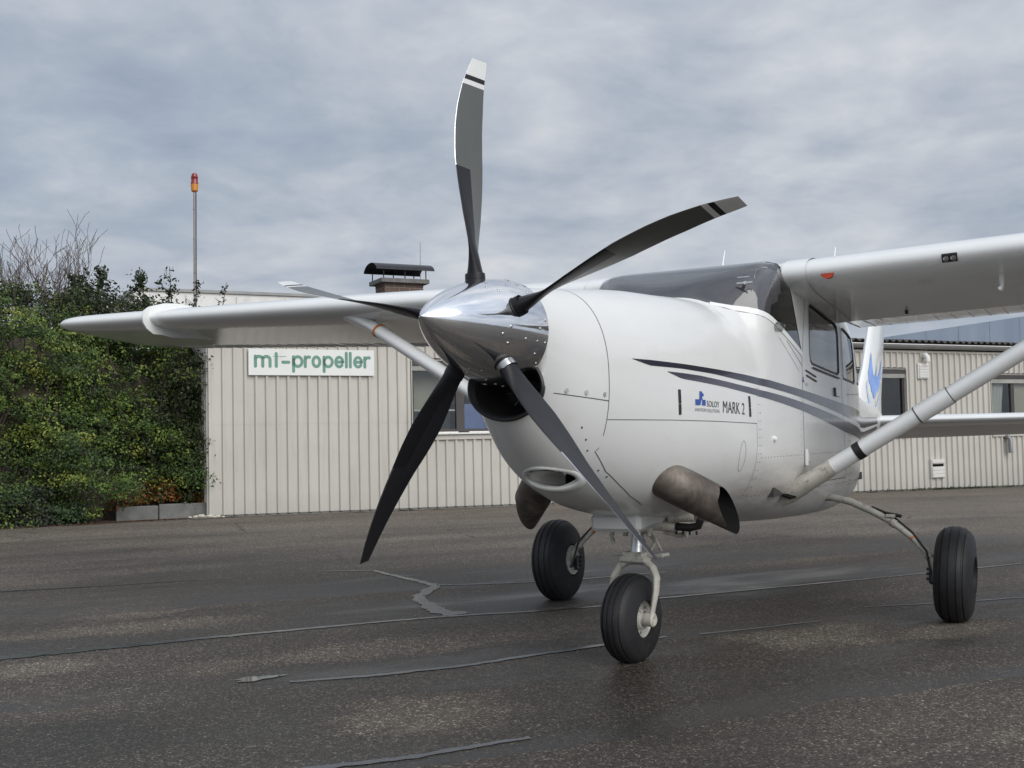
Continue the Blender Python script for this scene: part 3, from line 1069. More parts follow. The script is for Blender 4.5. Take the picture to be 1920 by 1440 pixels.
for y in (0.26, -0.26):
    s_ = G().box((-1.72, y, 1.05), (0.50, 0.44, 0.14), rotm('Y', R(-6)), 0, .05).build('seat', M['seat'], plane)
    G().box((-2.02, y, 1.38), (0.12, 0.42, 0.62), rotm('Y', R(-12)), 0, .05).build('seat_back', M['seat'], s_)
    G().box((-2.10, y, 1.74), (0.09, 0.24, 0.17), rotm('Y', R(-12)), 0, .04).build('headrest', M['seat'], s_)
g = G().tube([(-0.83, 0.33, 1.62), (-0.83, 0.33, 1.66)], 0.012, 8)
g.build('shade_pin', M['steel'], plane)
# little thermometer probe and hook on the windscreen
pc, pn_ = SPN(-0.66, R(62), 0.0)
g = G().tube([pc - pn_ * .01, pc + pn_ * .03], 0.011, 12)
g.tube([pc + pn_ * .03 + Vector((0, -.045, 0)), pc + pn_ * .03 + Vector((0, .04, 0))], 0.0055, 8)
g.tube([pc + pn_ * .04 + Vector((0, -.045, .025)), pc + pn_ * .04 + Vector((0, .02, .025))], 0.003, 8)
hook = [pc + pn_ * .03 + Vector((-.02, .045 + .05 * (1 - math.cos(a)), .02 + .055 * math.sin(a))) for a in np.linspace(0, R(115), 10)]
g.tube(hook, 0.0032, 8)
g.build('thermometer_probe', M['steel'], plane)

# ---- nose: front ring with the big black intake under the spinner
AX_P, AX_Y = R(2.414), R(-1.383)
AX = Vector((math.cos(AX_P) * math.cos(AX_Y), math.cos(AX_P) * math.sin(AX_Y), math.sin(AX_P))).normalized()
PU = Vector((0, 0, 1)).cross(AX).normalized()      # to port
PV = AX.cross(PU)                                  # up
DISC = Vector((1.341, 0, 1.516))
IC = Vector((1.222, 0.004, 1.298))
IA, IB, NI = 0.163, 0.126, 64


def outer_ring(x, a):
    lo, hi = 0.0, 0.6
    for _ in range(30):
        m_ = (lo + hi) / 2
        y, z = IC.y + m_ * math.cos(a), IC.z + m_ * math.sin(a)
        _, wd, zt, zb, zc, nt, nb = sect(x)
        hh, n = ((zt - zc), nt) if z >= zc else ((zc - zb), nb)
        if (abs(y) / wd) ** n + (abs(z - zc) / hh) ** n < 1:
            lo = m_
        else:
            hi = m_
    return Vector((x, IC.y + lo * math.cos(a), IC.z + lo * math.sin(a)))


vs, fs = [], []
for i in range(NI):
    a = 2 * math.pi * i / NI
    o_ = outer_ring(1.2199, a)
    q = IC + Vector((0, IA * math.cos(a), IB * math.sin(a)))
    vs += [o_, o_.lerp(q, 0.5) + Vector((0.012, 0, 0)), q + Vector((0.006, 0, 0)), q + Vector((-0.02, 0, 0))]
for i in range(NI):
    j = (i + 1) % NI
    for k in range(3):
        fs.append((4 * i + k, 4 * j + k, 4 * j + k + 1, 4 * i + k + 1))
mesh_obj('front_ring', vs, fs, M['white'], bowl, True, None, 60)
g = G()
prof = [(0.010, 1.075), (0.018, 1.03), (0.014, 0.97), (-0.01, 0.90), (-0.05, 0.80), (-0.10, 0.72), (-0.13, 0.70), (-0.17, 0.62), (-0.20, 0.45), (-0.20, 0.0)]
vs = []
for d, s in prof:
    for i in range(NI):
        a = 2 * math.pi * i / NI
        lim = 1.0
        vs.append(IC + Vector((d + 0.002, IA * s * math.cos(a), IB * s * math.sin(a) - (0.02 if d < -0.03 else 0))))
fs = [(k * NI + i, k * NI + (i + 1) % NI, (k + 1) * NI + (i + 1) % NI, (k + 1) * NI + i) for k in range(len(prof) - 1) for i in range(NI)]
g.add(vs, fs)
g.build('air_intake', M['black_paint'], bowl, sharp=50)
g = G()
for k in range(6):
    a = k * math.pi / 3
    g.tube([IC + Vector((-.15, 0, -.02)), IC + Vector((-.13, .07 * math.cos(a), .055 * math.sin(a) - .02))], .006, 6)
g.build('intake_vanes', M['gunmetal'], bowl)

# lower scoop
iy, iz, ia, ib = INLET2


def x_on_front(y, z):
    lo, hi = 0.2, 1.22
    for _ in range(32):
        m_ = (lo + hi) / 2
        _, wd, zt, zb, zc, nt, nb = sect(m_)
        hh, n = ((zt - zc), nt) if z >= zc else ((zc - zb), nb)
        if (abs(y) / wd) ** n + (abs(z - zc) / hh) ** n < 1:
            lo = m_
        else:
            hi = m_
    return lo


NL = 44
loop = []
for i in range(NL):
    a = 2 * math.pi * i / NL
    y, z = iy + (ia + .012) * math.cos(a), iz + (ib + .012) * math.sin(a)
    loop.append(Vector((x_on_front(y, z), y, z)))
lip = []
for i, p in enumerate(loop):
    a = 2 * math.pi * i / NL
    outw = Vector((0, math.cos(a), math.sin(a) * 1.2)).normalized()
    bulge = 0.004 + 0.022 * max(0, min(1, .4 - math.sin(a)))
    ring = []
    for k, (dx, dr) in enumerate(((-.030, .022), (-.006, .018), (.8, .009), (1.0, -.001), (.55, -.009), (-.06, -.011))):
        x = dx * bulge if abs(dx) > .2 or dx > 0 else dx
        ring.append(p + Vector((x, 0, 0)) + outw * dr)
    lip.append(ring)
vs = [q for r in lip for q in r]
n6 = 6
fs = [(n6 * i + k, n6 * ((i + 1) % NL) + k, n6 * ((i + 1) % NL) + k + 1, n6 * i + k + 1) for i in range(NL) for k in range(n6 - 1)]
G().add(vs, fs).build('scoop_lip', M['white'], bowl, sharp=0)
vs, fs = [], []
for k, (dx, s) in enumerate(((-.008, 1.0), (-.07, .96), (-.16, .92), (-.16, 0.0))):
    for i in range(NL):
        a = 2 * math.pi * i / NL
        p = loop[i]
        base = Vector((p.x * (1 - min(1, -dx * 5)) + 0.86 * min(1, -dx * 5), 0, 0))
        vs.append((base.x + dx, iy + (ia - .004) * s * math.cos(a) + (-dx) * .12, iz + (ib - .003) * s * math.sin(a)))
for k in range(3):
    for i in range(NL):
        j = (i + 1) % NL
        fs.append((k * NL + i, k * NL + j, (k + 1) * NL + j, (k + 1) * NL + i))
G().add(vs, fs, 0).build('scoop_duct', M['white_panel'], bowl, sharp=0)
for k in range(6):
    G().box((0.755, iy + .05, iz - .027 + k * .011), (0.012, 0.11, 0.004)).build('cooler_fin', M['dark'], bowl)
G().box((0.745, iy + .05, iz), (0.004, 0.11, 0.075)).build('cooler_core', M['dark'], bowl)
# keel pan under the cowl that carries the nose leg
g = G()
for i in range(9):
    pass
g.box((-0.02, 0, 0.695), (0.40, 0.26, 0.09), rotm('Y', R(4)), 0, .02)
g.build('nose_gear_fairing', M['white'], plane)

# ---- exhaust stacks
for sd in (1, -1):
    g = G()
    P0, P1 = Vector((0.385, sd * .245, 0.945)), Vector((0.068, sd * .528, 0.742))
    d_ = (P1 - P0).normalized()
    rr = [0.069, 0.085, 0.089, 0.087, 0.083]
    pts = [P0.lerp(P1, t) for t in (0, .22, .45, .75, 1.0)]
    n = 28
    ref = Vector((0, 0, 1)) - d_ * d_.z
    ref.normalize()
    b_ = d_.cross(ref)
    rings = []
    for i, p in enumerate(pts):
        ring = []
        for k in range(n):
            a = 2 * math.pi * k / n
            q = p + (ref * math.cos(a) * 1.03 + b_ * math.sin(a) * 1.0) * rr[i]
            if i == 4:       # scarfed outlet: the forward lip is cut back
                o_ = (q - p).normalized()
                xp_ = Vector((.8, 0, .6))
                xp_ = (xp_ - d_ * d_.dot(xp_)).normalized()
                q -= d_ * (0.13 * o_.dot(xp_))
            ring.append(q)
        rings.append(ring)
    vs = [q for r in rings for q in r]
    fs = [(i * n + k, i * n + (k + 1) % n, (i + 1) * n + (k + 1) % n, (i + 1) * n + k) for i in range(4) for k in range(n)]
    g.add(vs, fs, 0)
    inn = []
    cin = sum(rings[4], Vector()) / n
    for s, dd in ((0.955, 0.0), (0.90, -0.10), (0.85, -0.22), (0.0, -0.22)):
        inn += [cin + (q - cin) * s + d_ * dd for q in rings[4]]
    b0 = [tuple(q) for q in rings[4]] + [tuple(q) for q in inn]
    g.add(b0, [(i * n + k, i * n + (k + 1) % n, (i + 1) * n + (k + 1) % n, (i + 1) * n + k) for i in range(4) for k in range(n)], 1)
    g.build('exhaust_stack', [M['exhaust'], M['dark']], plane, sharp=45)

# ---- spinner, hub, blades
g = G()
prof = []
for i in range(41):
    s = i / 40.0
    r = 0.2115 * (1 - s ** 1.75) ** 0.80
    prof.append((-0.091 + 0.559 * s, r))
prof = [(-0.091, 0.0), (-0.091, 0.200)] + prof
g.lathe(prof, DISC, AX, 96)
spinner = g.build('spinner', M['chrome'], plane, sharp=60)
scr_me = None
ang0 = 90 + 3.7326
HUBC = DISC + AX * 0.088


def spin_r(d):
    s = (d + 0.091) / 0.559
    return 0.2115 * (1 - s ** 1.75) ** 0.80


for k in range(5):
    for da, dd in ((36, .17), (36, .05), (36, -.02), (36, -.075), (22, -.03), (50, -.03), (26, .135), (47, .135), (12, -.07), (-12, -.07)):
        a = R(ang0 + 72 * k + da)
        rad = PU * math.cos(a) + PV * math.sin(a)
        r = spin_r(dd)
        sl = (spin_r(dd + .01) - spin_r(dd - .01)) / .02
        nrm = (rad - AX * sl).normalized()
        p = DISC + AX * dd + rad * r
        if scr_me is None:
            o = G().lathe([(-.003, .0062), (.0012, .0062), (.0026, .0045), (.0026, 0)], (0, 0, 0), (0, 0, 1), 10).build('screw', M['steel'], spinner)
            scr_me = o.data
        else:
            o = link(bpy.data.objects.new('screw', scr_me), spinner)
        o.matrix_local = Matrix.Translation(p) @ nrm.to_track_quat('Z', 'Y').to_matrix().to_4x4()
g = G().lathe([(-.09, 0), (-.09, .09), (.10, .09), (.10, 0)], DISC, AX, 24)
prop = g.build('propeller_hub', M['gunmetal'], plane)

PR = 1.0946
CH = [(.115, .074), (.17, .074), (.22, .086), (.30, .126), (.40, .170), (.50, .186), (.60, .182), (.70, .170), (.80, .151), (.90, .122), (.97, .096), (1.0, .082)]
TW = [(.115, -24), (.22, -20), (.35, -11), (.5, -2), (.60, 4), (.80, 10), (1.0, 13)]
SWP = [(.115, 0), (.62, 0), (.73, .010), (.82, .028), (.90, .051), (1.0, .092)]
THK = [(.115, 1.0), (.165, 1.0), (.22, .84), (.30, .50), (.40, .27), (.55, .15), (.8, .10), (1.0, .07)]


def lut(t, x):
    return float(np.interp(x, [p[0] for p in t], [p[1] for p in t]))


rl = sorted(set([.115, .14, .165, .19, .22, .25, .28, .31, .34, .37, .40, .44, .48, .52, .56, .572, .60, .64, .68, .72, .76, .80, .84, .87, .893, .912, .931, .95, .97, .985, 1.0]))
NS = 28
for k in range(5):
    a = R(ang0 + 72 * k)
    rad = PU * math.cos(a) + PV * math.sin(a)
    tau = -PU * math.sin(a) + PV * math.cos(a)
    vs, fs, mi = [], [], []
    for r in rl:
        th = R(lut(TW, r))
        e = AX * math.cos(th) + tau * math.sin(th)
        nA = -tau * math.cos(th) + AX * math.sin(th)
        c = lut(CH, r)
        tk = lut(THK, r)
        rnd = float(np.clip((0.30 - r) / .13, 0, 1))
        for i in range(NS):
            ph = 2 * math.pi * i / NS
            x = 0.5 * math.cos(ph)
            t_ = (x + .5)                     # 1 at leading edge
            xc = 1 - t_
            yt = 2.9 * (0.2969 * math.sqrt(max(xc, 0)) - 0.126 * xc - 0.3516 * xc**2 + 0.2843 * xc**3 - 0.1015 * xc**4) / .6 * .36
            yl = 0.5 * abs(math.sin(ph))
            up = 1 if i <= NS / 2 else -1
            y = up * (yl * rnd + (yt * (1.0 if up > 0 else .45)) * (1 - rnd)) * tk
            vs.append(HUBC + rad * (r * PR) + e * (x * c - lut(SWP, r)) + nA * (y * c))
    nr = len(rl)
    for j in range(nr - 1):
        rm_ = (rl[j] + rl[j + 1]) / 2
        for i in range(NS):
            i2 = (i + 1) % NS
            fs.append((j * NS + i, j * NS + i2, (j + 1) * NS + i2, (j + 1) * NS + i))
            front = i < NS / 2
            x = 0.5 * math.cos(2 * math.pi * (i + .5) / NS)
            if rm_ < .572 and (x > -0.05 or rm_ < .26):
                m_ = 2
            elif rm_ > .572 and x > (0.487 if front else 0.440):
                m_ = 4
            elif front:
                m_ = 0
                if rm_ > .893:
                    m_ = 3 if (rm_ < .912 or rm_ > .931) else 2
            else:
                m_ = 1
            mi.append(m_)
    fs.append(tuple((nr - 1) * NS + i for i in range(NS)))
    mi.append(0)
    b = mesh_obj('propeller_blade', vs, fs, [M['prop_grey'], M['prop_black'], M['boot'], M['tip_white'], M['nickel']], prop, True, mi, 50)
    bb = bmesh.new()
    bb.from_mesh(b.data)
    bmesh.ops.recalc_face_normals(bb, faces=bb.faces)
    bb.to_mesh(b.data)
    bb.free()
    b.data.set_sharp_from_angle(angle=R(50))
    # collar, foil tape, and the dark edge of the spinner cut-out
    g = G().lathe([(.150, .041), (.172, .0425), (.183, .0415), (.187, .037)], HUBC, rad, 24)
    g.build('blade_collar', M['boot'], prop)
    g = G().lathe([(.178, .0385), (.198, .0395), (.212, .0385)], HUBC, rad, 24)
    g.build('blade_tape', M['steel'] if k in (4, 3) and k == 3 else M['boot'], prop)

# ---- wings
W_X, W_INC = -1.0, R(5.0)


def foil(n=26, t=.135, cam=.022):
    up, lo = [], []
    for i in range(n + 1):
        x = 0.5 * (1 - math.cos(math.pi * i / n))
        yt = 5 * t * (0.2969 * math.sqrt(x) - 0.126 * x - 0.3516 * x**2 + 0.2843 * x**3 - 0.1036 * x**4)
        p = .35
        yc = cam / p**2 * (2 * p * x - x * x) if x < p else cam / (1 - p)**2 * (1 - 2 * p + 2 * p * x - x * x)
        up.append((x, yc + yt - (.0215 * ((x - .62) / .38) ** 1.5 if x > .62 else 0)))
        zl = yc - yt
        if x > .12:
            q = min(1, (x - .12) / .10)
            zl = zl * (1 - q) + q * (-.0455 + .0230 * max(0, (x - .73) / .27))
        lo.append((x, zl))
    return up, lo


FU, FL = foil()


def fo(x, upper):
    t = FU if upper else FL
    return float(np.interp(x, [p[0] for p in t], [p[1] for p in t]))


def wing_ref(y):
    """leading edge x, z, chord at span y"""
    y = abs(y)
    zle = 1.972 + (y - .56) * .0300 - max(0, y - 2.5) * .0035
    if y < 2.55:
        return W_X, zle, 1.62
    t = (y - 2.55) / 2.9
    return W_X - 0.05 * t, zle, 1.62 - .46 * t


def WP(y, x, upper, side):
    xl, zl, c = wing_ref(y)
    z = fo(x, upper) * c
    dx = -x * c
    return Vector((xl + dx * math.cos(W_INC) + z * math.sin(W_INC) * 0.0, side * y, zl + z + dx * math.sin(W_INC)))


def wing_skin(ys, xcut, side, xstart=0.0):
    xsu = [p[0] for p in FU if p[0] < xcut] + [xcut]
    n = len(xsu)
    vs = []
    for y in ys:
        vs += [WP(y, x, True, side) for x in xsu[::-1]] + [WP(y, x, False, side) for x in xsu[1:]]
    m = 2 * n - 1
    fs = []
    for j in range(len(ys) - 1):
        for i in range(m):
            i2 = (i + 1) % m
            fs.append((j * m + i, j * m + i2, (j + 1) * m + i2, (j + 1) * m + i))
    fs.append(tuple(range(m)))
    fs.append(tuple((len(ys) - 1) * m + i for i in range(m))[::-1])
    return vs, fs


def beaded(name, y0, y1, side, parent, x0=.735):
    """flap / aileron with stamped chordwise beads on its underside"""
    ys, dz = [], []
    k = 0
    y = y0
    rr_ = random.Random(int(y0 * 100) + side)
    while y < y1 - 1e-6:
        h = rr_.uniform(-.0022, .0022)
        for f_, d_ in ((0.0, -.0060), (.05, 0.0), (.3, h), (.6, -h * .6), (.95, 0.0)):
            ys.append(y + f_ * .102)
            dz.append(d_)
        y += .102
    ys.append(y)
    dz.append(-.006)
    xu = [x0, .80, .87, .94, 1.0]
    vs = []
    n = len(xu)
    for y, d in zip(ys, dz):
        r1 = [WP(y, x, True, side) for x in xu[::-1]]
        r2 = [WP(y, x, False, side) + Vector((0, 0, d * (1 if 0 < i < n - 1 else .4))) for i, x in enumerate(xu)]
        r2[-1] = r2[-1] - Vector((0, 0, .004))
        vs += r1 + r2
    m = 2 * n
    fs = []
    for j in range(len(ys) - 1):
        for i in range(m):
            i2 = (i + 1) % m
            fs.append((j * m + i, j * m + i2, (j + 1) * m + i2, (j + 1) * m + i))
    fs.append(tuple(range(m)))
    fs.append(tuple((len(ys) - 1) * m + i for i in range(m)))
    g = G().add(vs, fs)
    return g.build(name, M['wing_white'], parent, sharp=25)


wings = []
for side in (1, -1):
    ys = list(np.linspace(.50, 2.55, 12)) + list(np.linspace(2.75, 5.0, 10))
    vs, fs = wing_skin(ys, .73, side)
    wg = G().add(vs, fs).build('wing', M['wing_white'], plane, sharp=40)
    wings.append(wg)
    beaded('flap', .62, 2.72, side, wg)
    beaded('aileron', 2.74, 4.98, side, wg)
    # rounded, slightly drooped tip
    vs = []
    tys = [5.0, 5.15, 5.27, 5.35, 5.40, 5.425]
    sc_ = [1, .99, .965, .89, .72, .38]
    n = len(FU)
    for y, s in zip(tys, sc_):
        xl, zl, c = wing_ref(y)
        dn = -.018 * (1 - s)
        for tb, up in ((FU[::-1], True), (FL[1:], False)):
            for x, z in tb:
                xx = .30 + (x - .30) * (s ** .35)
                zz_ = (z - .01) * (s ** .9) + .01
                vs.append(Vector((xl - xx * c * math.cos(W_INC), side * y, zl + zz_ * c - xx * c * math.sin(W_INC) + dn)))
    m = 2 * n - 1
    fs = [(j * m + i, j * m + (i + 1) % m, (j + 1) * m + (i + 1) % m, (j + 1) * m + i) for j in range(len(tys) - 1) for i in range(m)]
    fs.append(tuple((len(tys) - 1) * m + i for i in range(m)))
    G().add(vs, fs).build('wing_tip', M['wing_white'], wg, sharp=0)
    # root cuff
    vs = []
    for y, gsc in ((.53, 1.035), (.60, 1.03), (.66, 1.012)):
        xl, zl, c = wing_ref(y)
        for tb in (FU[:18][::-1], FL[1:18]):
            for x, z in tb:
                vs.append(Vector((xl + .012 - x * c * math.cos(W_INC), side * y, zl + (z - .01) * gsc * c + .01 * c - x * c * math.sin(W_INC) + (.002 if z > 0 else -.002))))
    m = 18 + 17
    fs = [(j * m + i, j * m + i + 1, (j + 1) * m + i + 1, (j + 1) * m + i) for j in range(2) for i in range(m - 1)]
    G().add(vs, fs).build('wing_root_cuff', M['wing_white'], wg, sharp=0)
    # stall fence
    y = 4.34
    xl, zl, c = wing_ref(y)
    outl = []
    for x in (.52, .42, .32, .22, .12, .05):
        outl.append((x, fo(x, True) + .035 * min(1, (.56 - x) * 4)))
    outl += [(0.0, .062), (-.035, .036), (-.050, .0), (-.045, -.036), (-.020, -.066), (.03, -.090)]
    for x in (.10, .18, .26, .34, .42):
        outl.append((x, fo(x, False) - .042 * min(1, (.50 - x) * 3.2)))
    outl.append((.52, fo(.52, False)))
    vs = []
    for dy in (-.006, .006):
        for x, z in outl:
            vs.append(Vector((xl - x * c * math.cos(W_INC), side * (y + dy), zl + z * c - x * c * math.sin(W_INC))))
    n = len(outl)
    fs = [tuple(range(n)), tuple(range(n, 2 * n))[::-1]] + [(i, (i + 1) % n, n + (i + 1) % n, n + i) for i in range(n)]
    G().add(vs, fs).build('wing_fence', M['cover'], wg)
    # rivet line under the wing
    g = G()
    for i in range(62):
        y = .75 + i * .062
        p = WP(y, .17 , False, side)
        g.lathe([(0, .0042), (.0016, .0036), (.0016, 0)], p, (0, 0, -1), 6)
    rv = g.build('rivet_line', M['cover'], wg)
    rv['kind'] = 'stuff'
    # wing strut with fairings
    A0, A1 = Vector((-1.14, side * .525, .775)), Vector((-1.20, side * 2.50, 1.965))
    dd = A1 - A0

    def at(t):
        return A0 + dd * t
    fw = Vector((1, 0, 0))
    st = G().tube([at(.02), at(.12), at(.5), at(.93), at(1.0)], [.062, .064, .064, .060, .050], 20, True, 0, fw, .72).build('wing_strut', M['cover'], plane)
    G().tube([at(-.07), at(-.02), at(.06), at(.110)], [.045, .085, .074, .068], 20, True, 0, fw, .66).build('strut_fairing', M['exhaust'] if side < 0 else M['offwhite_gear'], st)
    G().tube([at(.172), at(.190)], [.0655, .0655], 20, True, 0, fw, .745).build('strut_band', M['seal'], st)
    for t in (.335, .42):
        G().tube([at(t), at(t + .0025)], [.0655, .0655], 20, True, 0, fw, .745).build('strut_joint', M['seam'], st)
    G().tube([at(.338), at(.42)], [.0675, .0675], 20, True, 0, fw, .745).build('strut_sleeve', M['cover'], st)
    G().tube([at(.352) + Vector((-.02, 0, .036)), at(.415) + Vector((-.02, 0, .036))], .008, 8).build('strut_step', M['seal'], st)
    G().tube([at(.90), at(.94), at(.985), at(1.03)], [.061, .068, .092, .120], 20, True, 0, fw, .52).build('strut_fairing', M['wing_white'], st)
    G().tube([at(.905), at(.912)], [.0665, .0665], 20, True, 0, fw, .745).build('strut_band', M['orange'], st)
    # little underwing items: fuel drain, tie-down ring
    for y, x in ((1.02, .62), (2.1, .45)):
        p = WP(y, x, False, side)
        G().tube([p + Vector((0, 0, .01)), p - Vector((.008, 0, .022))], .010, 8).build('fuel_drain', M['gunmetal'], wg)
pw = wings[0]
# landing light in the port leading edge, red inlet plug, pitot tube
vs, fs = [], []
for j, y in enumerate((1.362, 1.40, 1.438)):
    for i, (x, up) in enumerate(((.001, True), (0.001, False), (.005, False), (.010, False), (.016, False))):
        p = WP(y, x, up, 1)
        vs.append(p + Vector((.0035, 0, -.001)))
fs = [(j * 5 + i, j * 5 + i + 1, (j + 1) * 5 + i + 1, (j + 1) * 5 + i) for j in range(2) for i in range(4)]
G().add(vs, fs).build('landing_light', M['gunmetal'], pw, sharp=0)
for dy in (-.018, .018):
    G().lathe([(0, .015), (.004, .014), (.006, .008), (.007, 0)], WP(1.40 + dy, .006, False, 1) + Vector((.003, 0, .0)), (1, 0, -.5), 16).build('light_lens', M['steel'], pw)
p = WP(.775, .010, False, 1)
pl = [p + Vector((.006 - .02 * (1 - abs(math.sin(a))) * 0, .036 * math.cos(a), -.034 * abs(math.sin(a)) + .012)) for a in np.linspace(0, math.pi, 14)]
vs = pl + [q - Vector((.05, 0, 0)) for q in pl]
n = len(pl)
G().add(vs, [tuple(range(n)), tuple(range(n, 2 * n))[::-1]] + [(i, i + 1, n + i + 1, n + i) for i in range(n - 1)] + [(n - 1, 0, n, 2 * n - 1)]).build('inlet_plug', M['red_plug'], pw)
p = WP(1.62, .16, False, 1)
g = G().tube([p + Vector((-.03, 0, .01)), p + Vector((-.01, 0, -.055)), p + Vector((.02, 0, -.085))], [.026, .020, .013], 14, True, 0, (1, 0, 0), .6)
g.tube([p + Vector((0, 0, -.085)), p + Vector((.10, 0, -.088))], .009, 10)
g.build('pitot_tube', M['cover'], pw)
# roof panel joining the wings, antennas
for x, y, tilt in ((-1.50, 0.02, .10), (-1.85, .62, .12)):
    z = 2.075 if y < .5 else 2.085
    G().tube([(x, y, z - .03), (x - .07, y, z + .11), (x - .10, y, z + .16)], [.007, .0045, .003], 8).build('whip_antenna', M['cover'], plane)

# ---- tail
for side in (1, -1):
    yy = [.03, .5, 1.0, 1.5, 1.86, 1.96, 2.0]
    ch = [1.02, .98, .92, .86, .80, .70, .45]
    nn = 14

    def tail_sec(y, c, xa, xb, droop):
        """aerofoil ring between chord fractions xa..xb, hinged down by droop"""
        xl = -5.72 - (1.02 - c) * .55
        ring = []
        for s_ in (1, -1):
            seq = np.linspace(xb, xa, nn) if s_ > 0 else np.linspace(xa, xb, nn)
            for x in seq:
                q = (x - xa) / (xb - xa)
                x2 = xa + (xb - xa) * (q * q if xa == 0 else q)
                yt = 5 * .115 * (0.2969 * math.sqrt(x2) - 0.126 * x2 - 0.3516 * x2**2 + 0.2843 * x2**3 - 0.1036 * x2**4)
                px_, pz_ = -x2 * c, s_ * yt * c
                if droop:
                    hx = -xa * c
                    dx = px_ - hx
                    px_, pz_ = hx + dx * math.cos(droop) + pz_ * math.sin(droop) * -1, pz_ * math.cos(droop) + dx * math.sin(droop)
                ring.append(Vector((xl + px_, side * y, 1.190 + pz_ - .03 * x2 * c)))
        return ring

    for nm, xa, xb, dr, y_max in (('tailplane', 0.0, .58, 0.0, 2.0), ('elevator', .595, 1.0, R(21), 1.97)):
        vs = []
        for y, c in zip(yy, ch):
            vs += tail_sec(min(y, y_max), c, xa, xb, dr)
        m = 2 * nn
        fs = [(j * m + i, j * m + (i + 1) % m, (j + 1) * m + (i + 1) % m, (j + 1) * m + i) for j in range(len(yy) - 1) for i in range(m)]
        fs.append(tuple((len(yy) - 1) * m + i for i in range(m)))
        fs.append(tuple(range(m)))
        G().add(vs, fs).build(nm, M['wing_white'], plane, sharp=40)
# fin and rudder (swept)
FIN = [(1.22, -5.10, 1.55, .10), (1.42, -5.45, 1.22, .105), (1.70, -5.79, 1.00, .105), (2.15, -6.18, .80, .105), (2.60, -6.55, .62, .10), (2.80, -6.74, .48, .09), (2.86, -6.86, .30, .07)]
vs = []
nn = 16
for z, xl, c, tk in FIN:
    for i in range(2 * nn):
        x = .5 * (1 + math.cos(math.pi * i / nn))
        s = 1 if i <= nn else -1
        yt = 5 * tk * (0.2969 * math.sqrt(x) - 0.126 * x - 0.3516 * x**2 + 0.2843 * x**3 - 0.1036 * x**4)
        vs.append(Vector((xl - x * c, s * yt * min(c, .95), z)))
m = 2 * nn
fs = [(j * m + i, j * m + (i + 1) % m, (j + 1) * m + (i + 1) % m, (j + 1) * m + i) for j in range(len(FIN) - 1) for i in range(m)]
fs.append(tuple((len(FIN) - 1) * m + i for i in range(m)))
fin = G().add(vs, fs).build('fin', M['wing_white'], plane, sharp=40)


def fin_pt(u, z, off=.004):
    zs = [q[0] for q in FIN]
    xl, c, tk = (float(np.interp(z, zs, [q[i] for q in FIN])) for i in (1, 2, 3))
    yt = 5 * tk * (0.2969 * math.sqrt(u) - 0.126 * u - 0.3516 * u**2 + 0.2843 * u**3 - 0.1036 * u**4)
    return Vector((xl - u * c, yt * min(c, .95) + off, z))


def fin_patch(name, cols, m):
    """cols: (u, zlow, zhigh)"""
    vs, fs = [], []
    for u, a, b in cols:
        vs += [fin_pt(u, a + (b - a) * k / 4) for k in range(5)]
    for i in range(len(cols) - 1):
        for k in range(4):
            fs.append((5 * i + k, 5 * i + k + 1, 5 * i + k + 6, 5 * i + k + 5))
    o = mesh_obj(name, vs, fs, m, fin, True, None, 0)


fin_patch('fin_emblem', [(.10, 1.66, 1.86), (.16, 1.58, 1.77), (.22, 1.545, 1.70), (.28, 1.52, 1.65), (.34, 1.47, 1.625), (.40, 1.46, 1.64), (.43, 1.44, 1.76), (.46, 1.42, 1.65), (.52, 1.40, 1.61), (.60, 1.47, 1.64), (.68, 1.50, 1.71), (.75, 1.56, 1.84), (.79, 1.63, 1.72)], M['fin_blue'])
fin_patch('fin_emblem', [(.12, 1.52, 1.585), (.22, 1.42, 1.455), (.34, 1.34, 1.40), (.46, 1.29, 1.335)], M['fin_pale'])
fin_patch('fin_emblem', [(.55, 1.27, 1.30), (.68, 1.30, 1.345), (.80, 1.38, 1.47)], M['fin_pale'])
p = fin_pt(.62, 1.3)
G().tube([fin_pt(.62, 1.25, .001), fin_pt(.62, 2.75, .001)], .004, 6).build('rudder_gap', M['seam'], fin)

# ---- undercarriage


def tyre_prof(Ro, Ri, wd, grooves):
    pr = []
    n = 40
    h = (Ro - Ri)
    for i in range(n + 1):
        a = math.pi * i / n
        x = -wd / 2 * math.copysign(abs(math.cos(a)) ** .80, math.cos(a))
        r = Ri + h * abs(math.sin(a)) ** .62
        pr.append((x, r))
    out = []
    for (x, r) in pr:
        for gx in grooves:
            if abs(x - gx) < .0055:
                r -= .0055
        out.append((x, r))
    return out


